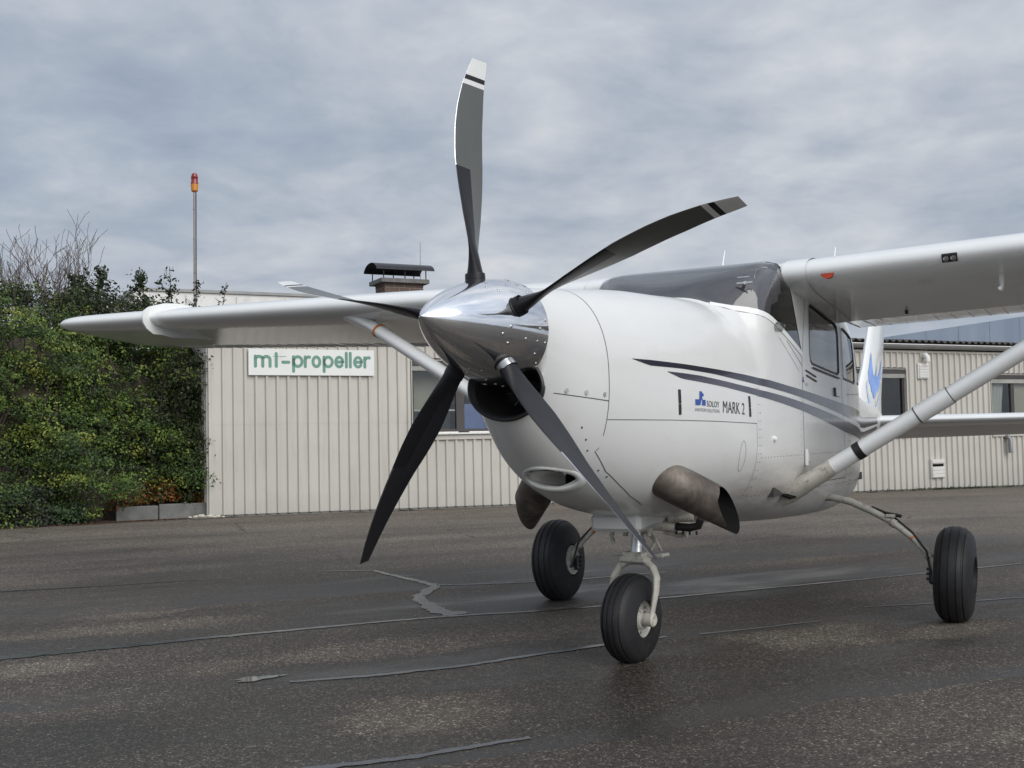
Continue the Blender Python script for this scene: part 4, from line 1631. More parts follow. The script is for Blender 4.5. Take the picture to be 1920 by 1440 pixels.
def wheel(name, loc, Ro, wd, Ri, yaw=0.0, camber=0.0, brake=0, grooves=()):
    o = G().lathe([(-wd * .40, 0.028), (-wd * .40, Ri * .50), (-wd * .27, Ri * .60), (-wd * .25, Ri * .90), (-wd * .36, Ri * .97), (-wd * .40, Ri * 1.07),
                   (-wd * .36, Ri * 1.09), (wd * .36, Ri * 1.09), (wd * .40, Ri * 1.07), (wd * .36, Ri * .97), (wd * .25, Ri * .90), (wd * .27, Ri * .60), (wd * .40, Ri * .50), (wd * .40, .028)],
                  (0, 0, 0), (0, 1, 0), 48, 0, True).build(name, M['rim'], plane)
    o.location = loc
    o.rotation_euler = (camber, 0, yaw)
    # a fine tread profile: resample so that grooves are crisp
    xs_ = sorted(set(list(np.linspace(-wd / 2, wd / 2, 15)) + [g_ + d_ for g_ in grooves for d_ in (-.006, -.0035, .0035, .006)]))
    pr = []
    for x in xs_:
        q = min(.999999, abs(x) / (wd / 2))
        ca = q ** (1 / .80)
        r = Ri + (Ro - Ri) * max(0.0, (1 - ca * ca)) ** .31
        if any(abs(x - g_) < .005 for g_ in grooves):
            r -= .006
        pr.append((x, r))
    pr = [(-wd * .40, Ri * .98), (-wd * .47, Ri * 1.03)] + pr + [(wd * .47, Ri * 1.03), (wd * .40, Ri * .98)]
    t_ = G().lathe(pr, (0, 0, 0), (0, 1, 0), 72).build('tyre', M['rubber'], o, sharp=28)
    # squash the contact patch flat
    me = t_.data
    flat = -Ro + .012
    for v in me.vertices:
        if v.co.z < flat:
            v.co.z = flat
    for k in range(8):
        a = k * math.pi / 4
        for s in (-1, 1):
            G().lathe([(0, .007), (.008, .007), (.008, 0)], (Ri * .75 * math.cos(a), s * wd * .255, Ri * .75 * math.sin(a)), (0, s, 0), 6).build('wheel_bolt', M['steel'], o)
    if brake:
        G().lathe([(0, Ri * .45), (0, Ri * .93), (.010, Ri * .93), (.010, Ri * .45)], (0, brake * wd * .47, 0), (0, brake, 0), 36).build('brake_disc', M['rim'], o)
        g = G().box((-.03, brake * (wd * .47 + .02), -.02), (.055, .05, .10), None, 0, .01)
        for dz in (-.04, -.012, .016):
            g.tube([(-.03, brake * (wd * .47 + .03), dz), (-.03, brake * (wd * .47 + .06), dz)], .009, 8)
        g.build('brake_caliper', M['gunmetal'], o)
    else:
        for s in (-1, 1):
            G().lathe([(wd * .36, .030), (wd * .52, .028), (wd * .52, 0)], (0, 0, 0), (0, s, 0), 16).build('hub_cap', M['rim'], o)
    return o


TRK = 1.268
for sd in (1, -1):
    wheel('main_wheel', (-1.769, sd * TRK, .263), .275, .215, .105, 0.0, sd * R(-2.5), -sd, (-.052, -.012, .030, .062))
    L = [(-1.98, sd * .40, .690), (-1.95, sd * .54, .690), (-1.92, sd * .66, .666), (-1.89, sd * .79, .612), (-1.86, sd * .91, .552), (-1.83, sd * 1.03, .465), (-1.80, sd * 1.115, .375), (-1.785, sd * 1.15, .325)]
    leg = G().tube(L, [.023, .0225, .022, .021, .020, .019, .018, .018], 16).build('main_gear_leg', M['offwhite_gear'], plane)
    G().tube([L[-1], (-1.769, sd * 1.17, .29), (-1.769, sd * 1.20, .265)], [.024, .030, .034], 14).build('axle', M['offwhite_gear'], leg)
    g = G()
    for i, t in ((4, .1), (6, .2)):
        p = Vector(L[i])
        d_ = (Vector(L[i + 1]) - p).normalized()
        g.tube([p, p + d_ * .030], .026, 14)
    g.box(Vector(L[4]) + Vector((.0, .0, .035)), (.05, .06, .02), None, 0, .004)
    g.build('leg_clamp', M['offwhite_gear'], leg)
    hp = [Vector(L[3]) + Vector((-.02, 0, .024)), Vector(L[4]) + Vector((-.01, 0, .038)), Vector(L[5]) + Vector((.0, 0, .030)), Vector(L[6]) + Vector((.03, 0, .02)), Vector((-1.72, sd * 1.15, .22))]
    G().tube(hp, .0065, 8).build('brake_hose', M['seal'], leg)
    G().tube([Vector(L[4]) + Vector((-.03, -.05 * sd, .05)), Vector(L[4]) + Vector((.03, .06 * sd, .035))], .011, 8).build('hose_clip', M['seal'], leg)
    G().tube([Vector(L[5]), Vector(L[5]) + (Vector(L[6]) - Vector(L[5])) * .10], .0205, 12).build('tape_band', M['orange'], leg)

wheel('nose_wheel', (0.0, 0.0, .207), .217, .165, .090, R(-7), 0, 0, (-.042, -.014, .014, .042))
g = G()
rz = Matrix.Rotation(R(-7), 3, 'Z')
for sd in (1, -1):
    pts = [(-.075, 0, .478), (-.072, sd * .050, .474), (-.062, sd * .092, .450), (-.048, sd * .118, .405), (-.030, sd * .122, .340), (-.012, sd * .116, .270), (0, sd * .108, .207)]
    g.tube([rz @ Vector(p) for p in pts], [.028, .027, .026, .026, .024, .019, .020], 14, True, 0, (1, 0, 0), .66)
    g.lathe([(.085, .034), (.122, .034), (.128, .026), (.128, .012), (.120, .0)], rz @ Vector((0, 0, .207)), rz @ Vector((0, sd, 0)), 20)
fork = g.build('nose_fork', M['offwhite_gear'], plane)
g = G().tube([rz @ Vector((-.085, -.135, .505)), rz @ Vector((-.085, .135, .505))], .008, 8)
g.box((-.085, 0, .505), (.09, .12, .035), rz, 0, .008)
g.box((-.065, 0, .486), (.07, .15, .03), rz, 0, .008)
g.build('tow_lug', M['offwhite_gear'], fork)
TOPZ = Vector((-.135, 0, .72))
BOT = Vector((-.085, 0, .50))
dn = (TOPZ - BOT).normalized()
oleo = G().tube([BOT, BOT + dn * .13], .031, 24).build('oleo_strut', M['steel'], plane)
g = G().tube([BOT + dn * .115, BOT + dn * .135, BOT + dn * .14, BOT + dn * .26], [.044, .044, .040, .042], 20)
g.box(BOT + dn * .135 + Vector((.0, .0, 0)), (.09, .14, .022), None, 0, .006)
g.box(BOT + dn * .175 + Vector((-.02, 0, 0)), (.08, .16, .018), None, 0, .006)
for sy in (-.062, .062):
    g.tube([BOT + dn * .10 + Vector((.01, sy, 0)), BOT + dn * .16 + Vector((.01, sy, 0))], .013, 10)
g.build('oleo_housing', M['offwhite_gear'], oleo)
g = G().tube([BOT + dn * .13 + Vector((-.04, .03, 0)), BOT + Vector((-.13, .05, .06)), BOT + Vector((-.06, .03, -.005))], .011, 8)
g.tube([BOT + dn * .13 + Vector((-.04, -.03, 0)), BOT + Vector((-.13, -.01, .06)), BOT + Vector((-.06, -.03, -.005))], .011, 8)
g.tube([BOT + dn * .13 + Vector((-.02, .06, 0)), BOT + Vector((-.07, .105, .02))], .008, 8)
g.build('torque_link', M['offwhite_gear'], oleo)
G().tube([BOT + Vector((-.07, .06, -.01)), BOT + Vector((-.11, .13, .0))], .012, 8).build('torque_link_bolt', M['rim'], oleo)
g = G().tube([(-.16, .055, .655), (-.22, .17, .640)], .032, 16)
g.tube([(-.15, .04, .66), (-.155, .05, .658)], .036, 16)
g.tube([(-.20, .10, .615), (-.23, .17, .595), (-.235, .20, .597)], .013, 8)
g.tube([(-.235, .20, .585), (-.235, .20, .61)], .016, 10)
g.build('shimmy_damper', M['offwhite_gear'], plane)
g = G().tube([(-.17, .14, .685), (-.20, .26, .690)], .024, 12)
g.build('drain_pipe', M['offwhite_gear'], plane)
g = G().tube([(-.20, .17, .640), (-.20, .24, .635), (-.20, .285, .645), (-.195, .30, .68)], .020, 12)
for k in range(4):
    g.tube([(-.20, .17 + k * .035, .62), (-.20, .17 + k * .035, .60)], .005, 6)
g.build('breather_hose', M['seal'], plane)
g = G().tube([(-.12, -.10, .70), (-.10, -.14, .60), (-.10, -.13, .56)], .013, 8)
g.tube([(-.08, -.16, .70), (-.10, -.13, .60)], .010, 8)
g.build('steering_rod', M['offwhite_gear'], plane)
# belly tip pieces: steps ahead of the strut
g = G().box((-1.02, .50, .755), (.12, .10, .012), rotm('X', R(-20)), 0, .003)
g.build('boarding_step', M['dark'], plane)

# ================================================================== GROUND
WA = Vector((-4.6228, 17.0357, 0))            # left corner of the workshop front
WD = Vector((0.89442719, 0.4472136, 0))       # along the front, to the right
WN = Vector((0.4472136, -0.89442719, 0))      # out of the front, towards the apron


def WPT(t, z, out=0.0):
    return WA + WD * t + WN * out + Vector((0, 0, z))


def smooth(a, b, x):
    q = min(1, max(0, (x - a) / (b - a)))
    return q * q * (3 - 2 * q)


def gz(x, y):
    """apron falls gently towards the drain along the workshop"""
    r = Vector((x, y, 0)) - WA
    t = max(-1.0, min(26.0, r.dot(WD)))
    return -.0117 * max(0, t) * smooth(9.5, 17.0, y) - .0022 * 0


gx = np.concatenate([np.linspace(-400, -40, 7), np.linspace(-30, 40, 71), np.linspace(50, 400, 8)])
gy = np.concatenate([np.linspace(-200, -10, 6), np.linspace(-5, 45, 51), np.linspace(60, 600, 9)])
vs = [(x, y, gz(x, y)) for y in gy for x in gx]
nx = len(gx)
fs = [(j * nx + i, j * nx + i + 1, (j + 1) * nx + i + 1, (j + 1) * nx + i) for j in range(len(gy) - 1) for i in range(nx - 1)]
tag(mesh_obj('tarmac', vs, fs, M['tarmac'], None, True, None, 0), kind='structure')


def seal_line(pts, widths, seed, rag=.012):
    rr_ = random.Random(seed)
    p = resample([(x, y, w_ * .88) for (x, y), w_ in zip(pts, widths)], .045)
    # round the corners
    for _ in range(3):
        p = [p[0]] + [tuple((p[i - 1][k] + 2 * p[i][k] + p[i + 1][k]) / 4 for k in range(3)) for i in range(1, len(p) - 1)] + [p[-1]]
    vs, fs = [], []
    for i, (x, y, w_) in enumerate(p):
        a, b = p[max(0, i - 1)], p[min(len(p) - 1, i + 1)]
        t = Vector((b[0] - a[0], b[1] - a[1], 0)).normalized()
        l = Vector((-t.y, t.x, 0))
        o = rr_.uniform(-rag, rag)
        wl = w_ / 2 * rr_.uniform(.70, 1.25)
        wr = w_ / 2 * rr_.uniform(.70, 1.25)
        c = Vector((x, y, 0)) + l * o * .4
        for s in (wl, 0, -wr):
            q = c + l * s
            vs.append((q.x, q.y, gz(q.x, q.y) + .0042))
    for i in range(len(p) - 1):
        fs += [(3 * i, 3 * i + 1, 3 * i + 4, 3 * i + 3), (3 * i + 1, 3 * i + 2, 3 * i + 5, 3 * i + 4)]
    fs = [f[::-1] for f in fs]
    o = mesh_obj('joint_seal', vs, fs, M['bitumen'], None, True, None, 0)
    b = bmesh.new()
    b.from_mesh(o.data)
    for f in b.faces:
        if f.normal.z < 0:
            f.normal_flip()
    b.to_mesh(o.data)
    b.free()
    return tag(o, kind='structure')


seal_line([(-5.2, 4.75), (-2.72, 5.94), (-1.73, 6.44), (-.87, 6.84), (-.36, 7.04), (.1, 7.14), (.55, 7.30)], [.14, .13, .075, .05, .06, .04, .035], 1)
seal_line([(.55, 7.30), (.98, 7.60), (2.03, 8.09), (2.95, 8.52), (4.09, 9.09), (7.5, 10.8)], [.03, .045, .040, .035, .035, .035], 2)
seal_line([(-1.21, 9.59), (-.99, 9.18), (-.69, 8.66), (-.60, 8.52), (-.66, 8.12), (-.69, 7.91), (-.61, 7.59), (-.50, 7.26), (-.38, 7.07)], [.04, .06, .08, .10, .11, .10, .12, .15, .20], 3, .03)
seal_line([(-1.70, 9.62), (-1.21, 9.59)], [.02, .05], 4)
seal_line([(-.60, 8.53), (-.2, 8.53), (.35, 8.64), (1.2, 9.02)], [.05, .05, .045, .03], 5)
seal_line([(-1.05, 5.20), (-.68, 5.30), (-.29, 5.47), (.08, 5.71), (.45, 5.95), (.81, 6.15)], [.03, .05, .045, .05, .05, .03], 6)
seal_line([(1.0, 6.21), (1.28, 6.32), (1.76, 6.55)], [.025, .022, .02], 7)
seal_line([(2.16, 7.03), (2.6, 7.11), (2.98, 7.20), (3.6, 7.38)], [.02, .028, .03, .03], 8)
seal_line([(-.95, 3.70), (-.68, 3.83), (-.4, 3.92), (-.22, 4.02), (.04, 4.15)], [.05, .055, .05, .05, .03], 9)
seal_line([(-6.5, 7.7), (-3.99, 8.71), (-3.23, 8.93), (-2.35, 9.28)], [.04, .04, .03, .015], 10)
# a last puddle on the lane nearest the camera
vs = [(-1.22, 5.29, .0046)]
for k in range(28):
    a = 2 * math.pi * k / 28
    r_ = 1 + .25 * math.sin(3 * a + 1) + .15 * math.sin(7 * a)
    vs.append((-1.22 + .095 * r_ * math.cos(a), 5.29 + .043 * r_ * math.cos(a) + .050 * r_ * math.sin(a), .0046))
tag(mesh_obj('puddle', vs, [(0, 1 + k, 1 + (k + 1) % 28) for k in range(28)], M['puddle'], None, False), kind='structure')
# pale grit washed against the wall foot
vs = []
rg = random.Random(5)
ts = np.arange(-.3, 24, .12)
for t_ in ts:
    for o_ in (-.02, .07 + rg.uniform(-.03, .05), .13 + rg.uniform(-.05, .12)):
        q = WPT(t_, 0, o_)
        vs.append((q.x, q.y, gz(q.x, q.y) + (.012 if o_ < .1 else .0045)))
tag(mesh_obj('grit_strip', vs, [(3 * i + k, 3 * i + 3 + k, 3 * i + 4 + k, 3 * i + 1 + k) for i in range(len(ts) - 1) for k in range(2)], M['grit'], None, True, None, 0), kind='structure')

# ================================================================== WORKSHOP
shop = empty('workshop', (0, 0, 0))
tag(shop, 'long low beige metal-clad workshop behind the aeroplane with sign and grey gutter', 'building')
PITCHW = .168


def clad_panel(t0, t1, za, zb, zfun=False, out0=0.0):
    """one sheet of ribbed cladding between t0..t1"""
    ks = []
    k0 = int(math.floor(t0 / PITCHW)) - 1
    k1 = int(math.ceil(t1 / PITCHW)) + 1
    for k in range(k0, k1 + 1):
        b = k * PITCHW + .02
        for dt, o in ((0.0, 0.0), (.016, .034), (.050, .034), (.060, 0.0), (PITCHW - .0001, 0.0)):
            ks.append((b + dt, o))
    pts = [(t, o) for t, o in ks if t0 < t < t1]

    def o_at(t):
        return float(np.interp(t, [q[0] for q in ks], [q[1] for q in ks]))
    pts = [(t0, o_at(t0))] + pts + [(t1, o_at(t1))]
    vs = []
    zs = [za, zb]
    for t, o in pts:
        for i, z in enumerate(zs):
            zz_ = z - .0117 * t if (zfun and i == 0) else z
            vs.append(WPT(t, zz_, o + out0))
    n = len(pts)
    fs = [(2 * i, 2 * i + 2, 2 * i + 3, 2 * i + 1) for i in range(n - 1)]
    return mesh_obj('wall_panel', vs, fs, M['clad'], shop, False)


TOP = 2.76
LAP = 1.425


def clad_run(t0, t1, za, zb, zfun):
    n = max(1, round((t1 - t0) / 1.008))
    for i in range(n):
        clad_panel(t0 + (t1 - t0) * i / n, t0 + (t1 - t0) * (i + 1) / n, za, zb, zfun, (i % 2) * .0015 + (0 if zfun else .0030))


for a, b in ((0.0, 3.29), (5.90, 12.95), (14.42, 16.90), (18.95, 24.0)):
    clad_run(a, b, .035, LAP, True)
    clad_run(a, b, LAP - .02, TOP, False)
for a, b, s, h in ((3.29, 5.90, 1.175, 2.47), (12.95, 14.42, 1.03, 2.40), (16.90, 18.95, 1.0, 2.30)):
    clad_run(a, b, .035, s, True)
    clad_run(a, b, h, TOP, False)
# body behind the cladding (corner post, dark plinth, end wall)
g = G()
for t0, t1, z0, z1 in ((.0, 3.27, .02, 2.74), (3.27, 5.92, .02, 1.16), (3.27, 5.92, 2.50, 2.74), (5.92, 12.93, .02, 2.74), (12.93, 14.44, .02, 1.02), (12.93, 14.44, 2.43, 2.74), (14.44, 16.88, .02, 2.74),
                       (16.88, 18.97, .02, .99), (16.88, 18.97, 2.33, 2.74), (18.97, 24, .02, 2.74)):
    c = WPT((t0 + t1) / 2, (z0 + z1) / 2 - .12, -.06)
    g.box(c, (t1 - t0, .10, z1 - z0 + .24), Matrix((WD, -WN, Vector((0, 0, 1)))).transposed())
g.build('inner_wall', M['room'], shop, False)
vs = []
pts = []
for k in range(40):
    b = k * PITCHW
    for dt, o in ((0.0, 0.0), (.011, .032), (.048, .032), (.058, 0.0)):
        pts.append((b + dt, o))
for s, o in pts:
    for z in (.04, 2.74):
        vs.append(WA - WN * (s + .01) - WD * (o + .002) + Vector((0, 0, z)))
mesh_obj('end_wall_panel', vs, [(2 * i, 2 * i + 1, 2 * i + 3, 2 * i + 2) for i in range(len(pts) - 1)], M['clad'], shop, False)
WM = Matrix((WD, -WN, Vector((0, 0, 1)))).transposed()
G().box(WPT(23.97, 1.25, -4.5), (.06, 8.9, 2.98), WM).build('end_wall', M['clad'], shop, False)
G().box(WPT(12.0, 1.25, -8.95), (24.0, .06, 2.98), WM).build('rear_wall', M['clad'], shop, False)
G().box(WPT(.012, 1.39, .014), (.045, .045, 2.74), WM, 0, .004).build('corner_flashing', M['clad'], shop)
G().box(WPT(12.0, 2.745, .022), (24.1, .035, .05), WM, 0, .004).build('eaves_flashing', M['clad'], shop)
# gutter
g = G()
vs, fs = [], []
n = 12
gt = list(np.linspace(-.1, 24.0, 26))
for t in gt:
    for k in range(n + 1):
        a = math.pi * k / n
        r = .078
        vs.append(WPT(t, 2.878 - math.sin(a) * r * 1.12, .112 + math.cos(a) * r))
for j in range(len(gt) - 1):
    for k in range(n):
        fs.append((j * (n + 1) + k, (j + 1) * (n + 1) + k, (j + 1) * (n + 1) + k + 1, j * (n + 1) + k + 1))
g.add(vs, fs)
g.tube([WPT(-.1, 2.884, .190), WPT(24, 2.884, .190)], .010, 8, True, 1)
gut = g.build('gutter', [M['gutter'], M['white_panel']], shop)
for t in np.arange(.6, 24, .82):
    G().tube([WPT(t, 2.888, .03), WPT(t, 2.890, .190)], .006, 6).build('gutter_bracket', M['gutter'], gut)
for t in (13.9, 15.1, 16.2, 17.6):
    g = G()
    vs = []
    for dt in (-.012, .012):
        for k in range(n + 1):
            a = math.pi * k / n
            vs.append(WPT(t + dt, 2.878 - math.sin(a) * .090, .112 + math.cos(a) * .080))
    g.add(vs, [(k, n + 1 + k, n + 2 + k, k + 1) for k in range(n)])
    g.build('gutter_joint', M['gutter'], gut)
# corrugated roof sheets
for i in range(22):
    t0, t1 = -.25 + i * 1.11, -.25 + (i + 1) * 1.11 + .04
    nn = 37
    vs = []
    for j in range(nn):
        t = t0 + (t1 - t0) * j / (nn - 1)
        wv = .026 * math.cos(2 * math.pi * t / .185)
        for o, z in ((.13, 2.965), (-9.0, 3.36)):
            for th in (0, -.012):
                vs.append(WPT(t, z + wv + th + (i % 2) * .004, o))
    fs = []
    for j in range(nn - 1):
        a, b = 4 * j, 4 * j + 4
        fs += [(a, b, b + 2, a + 2), (a + 1, a + 3, b + 3, b + 1), (a, a + 1, b + 1, b)]
    mesh_obj('roof_sheet', vs, fs, M['roof'], shop, True, None, 40)
G().box(WPT(12, 2.93, -4.5), (24.0, 8.8, .05), WM @ rotm('X', 0)).build('ceiling_board', M['room'], shop)


# windows
def window(t0, t1, z0, z1, name, bars, sill=True, left_reveal=True):
    fr = G()
    rec = -.075
    wd_ = .055
    fr.box(WPT((t0 + t1) / 2, z1 - .020, rec + .03), (t1 - t0, .11, .125), WM, 0, .004)
    fr.box(WPT((t0 + t1) / 2, z0 + .045, rec), (t1 - t0, .06, .055), WM, 0, .004)
    for t in (t0 + wd_ / 2, t1 - wd_ / 2):
        fr.box(WPT(t, (z0 + z1) / 2, rec), (wd_, .062, z1 - z0), WM, 0, .004)
    for t, w_ in bars:
        fr.box(WPT(t, (z0 + z1) / 2, rec + .002), (w_, .066, z1 - z0 - .05), WM, 0, .004)
    wo = fr.build(name, M['frame_brown'], shop, False)
    edges = [t0 + wd_] + [q for t, w_ in bars for q in (t - w_ / 2, t + w_ / 2)] + [t1 - wd_]
    for a, b in zip(edges[::2], edges[1::2]):
        mesh_obj('pane', [WPT(a, z0 + .07, rec + .004), WPT(b, z0 + .07, rec + .004), WPT(b, z1 - .06, rec + .004), WPT(a, z1 - .06, rec + .004)], [(0, 1, 2, 3)], M['pane'], wo, False)
    g = G()
    for t, s in ((t0 - .006, 1), (t1 + .006, -1)):
        g.box(WPT(t, (z0 + z1) / 2, -.045), (.012, .15, z1 - z0), WM)
    g.box(WPT((t0 + t1) / 2, z1 + .006, -.045), (t1 - t0, .15, .012), WM)
    g.build('window_reveal', M['clad'], wo, False)
    if sill:
        G().box(WPT((t0 + t1) / 2, z0 - .005, .035), (t1 - t0 + .10, .12, .03), WM, 0, .004).build('window_sill', M['white_panel'], wo)
        G().box(WPT((t0 + t1) / 2, z0 - .065, .032), (t1 - t0 + .06, .03, .085), WM, 0, .004).build('sill_flashing', M['clad'], wo)
    # room behind
    g = G()
    D = 2.4
    tm, zm = (t0 + t1) / 2, (z0 + z1) / 2
    g.box(WPT(tm, zm, -D), (t1 - t0 + 1.6, .05, z1 - z0 + .9), WM)
    g.box(WPT(tm, z0 - .45, -D / 2 - .05), (t1 - t0 + 1.6, D - .2, .04), WM)
    g.box(WPT(tm, z1 + .40, -D / 2 - .05), (t1 - t0 + 1.6, D - .2, .04), WM)
    for t in (t0 - .8, t1 + .8):
        g.box(WPT(t, zm, -D / 2 - .05), (.04, D - .2, z1 - z0 + .9), WM)
    g.build('room_lining', M['room'], wo, False)
    return wo


w1 = window(3.31, 5.88, 1.21, 2.43, 'window', [(4.20, .15), (5.0, .10)])
G().box(WPT(3.31 + .44, 1.215, -.035), (.80, .05, .045), WM, 0, .004).build('sill_block', M['white_panel'], w1)
G().box(WPT(5.10, 1.215, -.035), (1.5, .05, .045), WM, 0, .004).build('sill_block', M['white_panel'], w1)
G().box(WPT(3.75, 1.600, -.10), (.80, .02, .028), WM).build('blind_rail', M['white_panel'], w1)
G().box(WPT(4.62, 1.49, -.60), (.62, .30, .45), WM).build('blue_cabinet', M['blue_box'], w1)
G().box(WPT(3.75, 2.00, -.5), (.86, .02, .80), WM).build('pale_blind', M['blind'], w1)
w2 = window(12.97, 14.40, 1.05, 2.37, 'window', [(13.45, .06)])
w3 = window(16.92, 18.93, 1.02, 2.27, 'window', [(17.66, .105)])


def curtain(t0, t1, z0, z1, par, taper=0.0):
    vs = []
    n = 40
    for j in range(n + 1):
        t = t0 + (t1 - t0) * j / n
        for i in range(6):
            z = z1 + (z0 - z1) * i / 5
            tt = t0 + (t - t0) * (1 - taper * (i / 5))
            vs.append(WPT(tt, z, -.17 + .022 * math.sin(j * 1.35) + .01 * math.sin(j * .5)))
    fs = [(6 * j + i, 6 * j + i + 1, 6 * j + i + 7, 6 * j + i + 6) for j in range(n) for i in range(5)]
    mesh_obj('curtain', vs, fs, M['curtain'], par, True, None, 0)


curtain(16.99, 17.22, 1.1, 2.2, w3)
curtain(17.22, 17.52, 1.1, 2.2, w3, .55)
G().box(WPT(18.25, 1.66, -.20), (.95, .02, 1.10), WM).build('roller_blind', M['blind'], w3)
G().box(WPT(17.40, 1.66, -.35), (.52, .02, 1.10), WM).build('roller_blind', M['blind'], w3)


# wall vents
def vent(t0, t1, z0, z1, slot=None):
    tm, zm = (t0 + t1) / 2, (z0 + z1) / 2
    v = G().box(WPT(tm, zm, .035), (t1 - t0 + .03, .05, z1 - z0 + .03), WM, 0, .006).build('wall_vent', M['white_panel'] if slot is None else M['clad'], shop)
    nb = 5
    for k in range(nb):
        z = z0 + (z1 - z0) * (k + .5) / nb
        if slot is not None and k == slot:
            G().box(WPT(tm, z, .064), (t1 - t0 - .06, .01, .05), WM).build('vent_opening', M['dark'], v)
            continue
        G().box(WPT(tm, z, .070), (t1 - t0 - .02, .020, (z1 - z0) / nb - .012), WM @ rotm('X', R(10)), 0, .003).build('louvre', M['white_panel'], v)
    return v


vent(14.725, 15.005, 2.19, 2.483)
vent(14.99, 15.36, .085, .455, 3)
g = G().tube([WPT(14.90, 2.66, -.02), WPT(14.90, 2.66, .10), WPT(14.90, 2.61, .14), WPT(14.90, 2.53, .14)], .062, 16)
g.build('flue_elbow', M['white_panel'], shop)
G().tube([WPT(17.30, .90, -.01), WPT(17.30, .90, .10), WPT(17.305, .84, .14), WPT(17.31, .55, .14)], .050, 14).build('vent_pipe', M['gutter'], shop)
G().box(WPT(12.0, -.10, -.02), (24.0, .03, .26), WM).build('plinth', M['concrete'], shop)

# chimney: bricks with recessed joints
ch = G().box(WPT(4.40, 3.60, -3.35), (.79, .51, 1.16), WM).build('chimney', M['mortar'], shop)
BL, BH = .20, .062
br_me = None
for row in range(16):
    z = 3.06 + row * (BH + .012) + BH / 2
    offs = (row % 2) * (BL + .012) / 2
    spans = []
    # front and left faces
    for face in (0, 1):
        L_ = .81 if face == 0 else .53
        x = -L_ / 2 - offs
        while x < L_ / 2 - .02:
            a, b = max(x, -L_ / 2), min(x + BL, L_ / 2)
            if b - a > .04:
                spans.append((face, a, b))
            x += BL + .012
    for face, a, b in spans:
        if br_me is None:
            o = G().box((0, 0, 0), (1, 1, 1)).build('brick', M['brick'], ch, False)
            br_me = o.data
        else:
            o = link(bpy.data.objects.new('brick', br_me), ch)
        pr = random.uniform(0, .004)
        if face == 0:
            c = WPT(4.40 + (a + b) / 2, z, -3.35 + .255 - .02 + pr)
            sc = Vector((b - a, .05, BH))
        else:
            c = WPT(4.40 - .395 + .02 - pr, z, -3.35 - (a + b) / 2)
            sc = Vector((.05, b - a, BH))
        o.matrix_local = Matrix.Translation(c) @ WM.to_4x4() @ Matrix.Diagonal((*sc, 1))
G().box(WPT(4.40, 4.215, -3.35), (1.00, .72, .085), WM, 0, .006).build('chimney_slab', M['concrete'], ch)
g = G()
vs, fs = [], []
n = 18
for t in (3.80, 5.00):
    for rr_ in (.40, .385):
        for k in range(n + 1):
            a = math.pi * (.06 + .88 * k / n)
            vs.append(WPT(t, 4.385 + math.sin(a) * .20 * (rr_ / .4), -3.35 - math.cos(a) * rr_))
m = n + 1
for k in range(n):
    fs += [(k, k + 1, 2 * m + k + 1, 2 * m + k), (m + k, 3 * m + k, 3 * m + k + 1, m + k + 1), (k, m + k, m + k + 1, k + 1), (2 * m + k, 2 * m + k + 1, 3 * m + k + 1, 3 * m + k)]
fs += [(0, 2 * m, 3 * m, m), (n, m + n, 3 * m + n, 2 * m + n)]
g.add(vs, fs)
hood = g.build('chimney_hood', M['hood'], ch, sharp=30)
for t in (3.96, 4.40, 4.84):
    for o_ in (-.32, .32):
        G().tube([WPT(t, 4.25, -3.35 + o_), WPT(t, 4.43, -3.35 + o_)], .012, 6).build('hood_post', M['hood'], hood)
G().tube([WPT(4.75, 4.2, -3.1), WPT(4.76, 5.0, -3.1)], .006, 6).build('aerial', M['galv'], shop)

# sign
sign = G().box(WPT(1.6195, 2.3705, .055), (2.045, .022, .414), WM, 0, .003).build('company_sign', M['sign_white'])
tag(sign, 'long white company sign with green lettering on the beige workshop wall', 'sign')


def stroke(pts, r):
    """flat letter stroke with round ends in (u, v)"""
    out = []
    for a in (0, 1):
        pass
    return pts, r


def arcp(cx, cy, r, a0, a1, n=14, ry=None):
    ry = ry or r
    return [(cx + r * math.cos(R(a0 + (a1 - a0) * i / n)), cy + ry * math.sin(R(a0 + (a1 - a0) * i / n))) for i in range(n + 1)]


def letter(ch_, x):
    """strokes of a round lower-case face, x-height 1"""
    if ch_ == 'm':
        return [[(x, 0), (x, 1.0)], [(x, .60)] + arcp(x + .30, .66, .30, 180, 0, 10, .32) + [(x + .60, 0)], [(x + .60, .60)] + arcp(x + .90, .66, .30, 180, 0, 10, .32) + [(x + 1.20, 0)]], 1.20
    if ch_ == 't':
        return [[(x, 0), (x, 1.28)]], 0.0
    if ch_ == '-':
        return [[(x, .42), (x + .42, .42)]], .42
    if ch_ == 'p':
        return [[(x, -.48), (x, .98)], arcp(x + .44, .5, .44, 0, 360, 26, .49)], .88
    if ch_ == 'r':
        return [[(x, 0), (x, .98)], [(x, .62)] + arcp(x + .38, .60, .38, 180, 70, 8, .38)], .48
    if ch_ == 'o':
        return [arcp(x + .46, .5, .46, 0, 360, 26, .49)], .92
    if ch_ == 'e':
        return [[(x + .04, .50), (x + .88, .50)], arcp(x + .46, .5, .44, 0, 320, 24, .49)], .90
    if ch_ == 'l':
        return [[(x, 0), (x, 1.42)]], 0.0


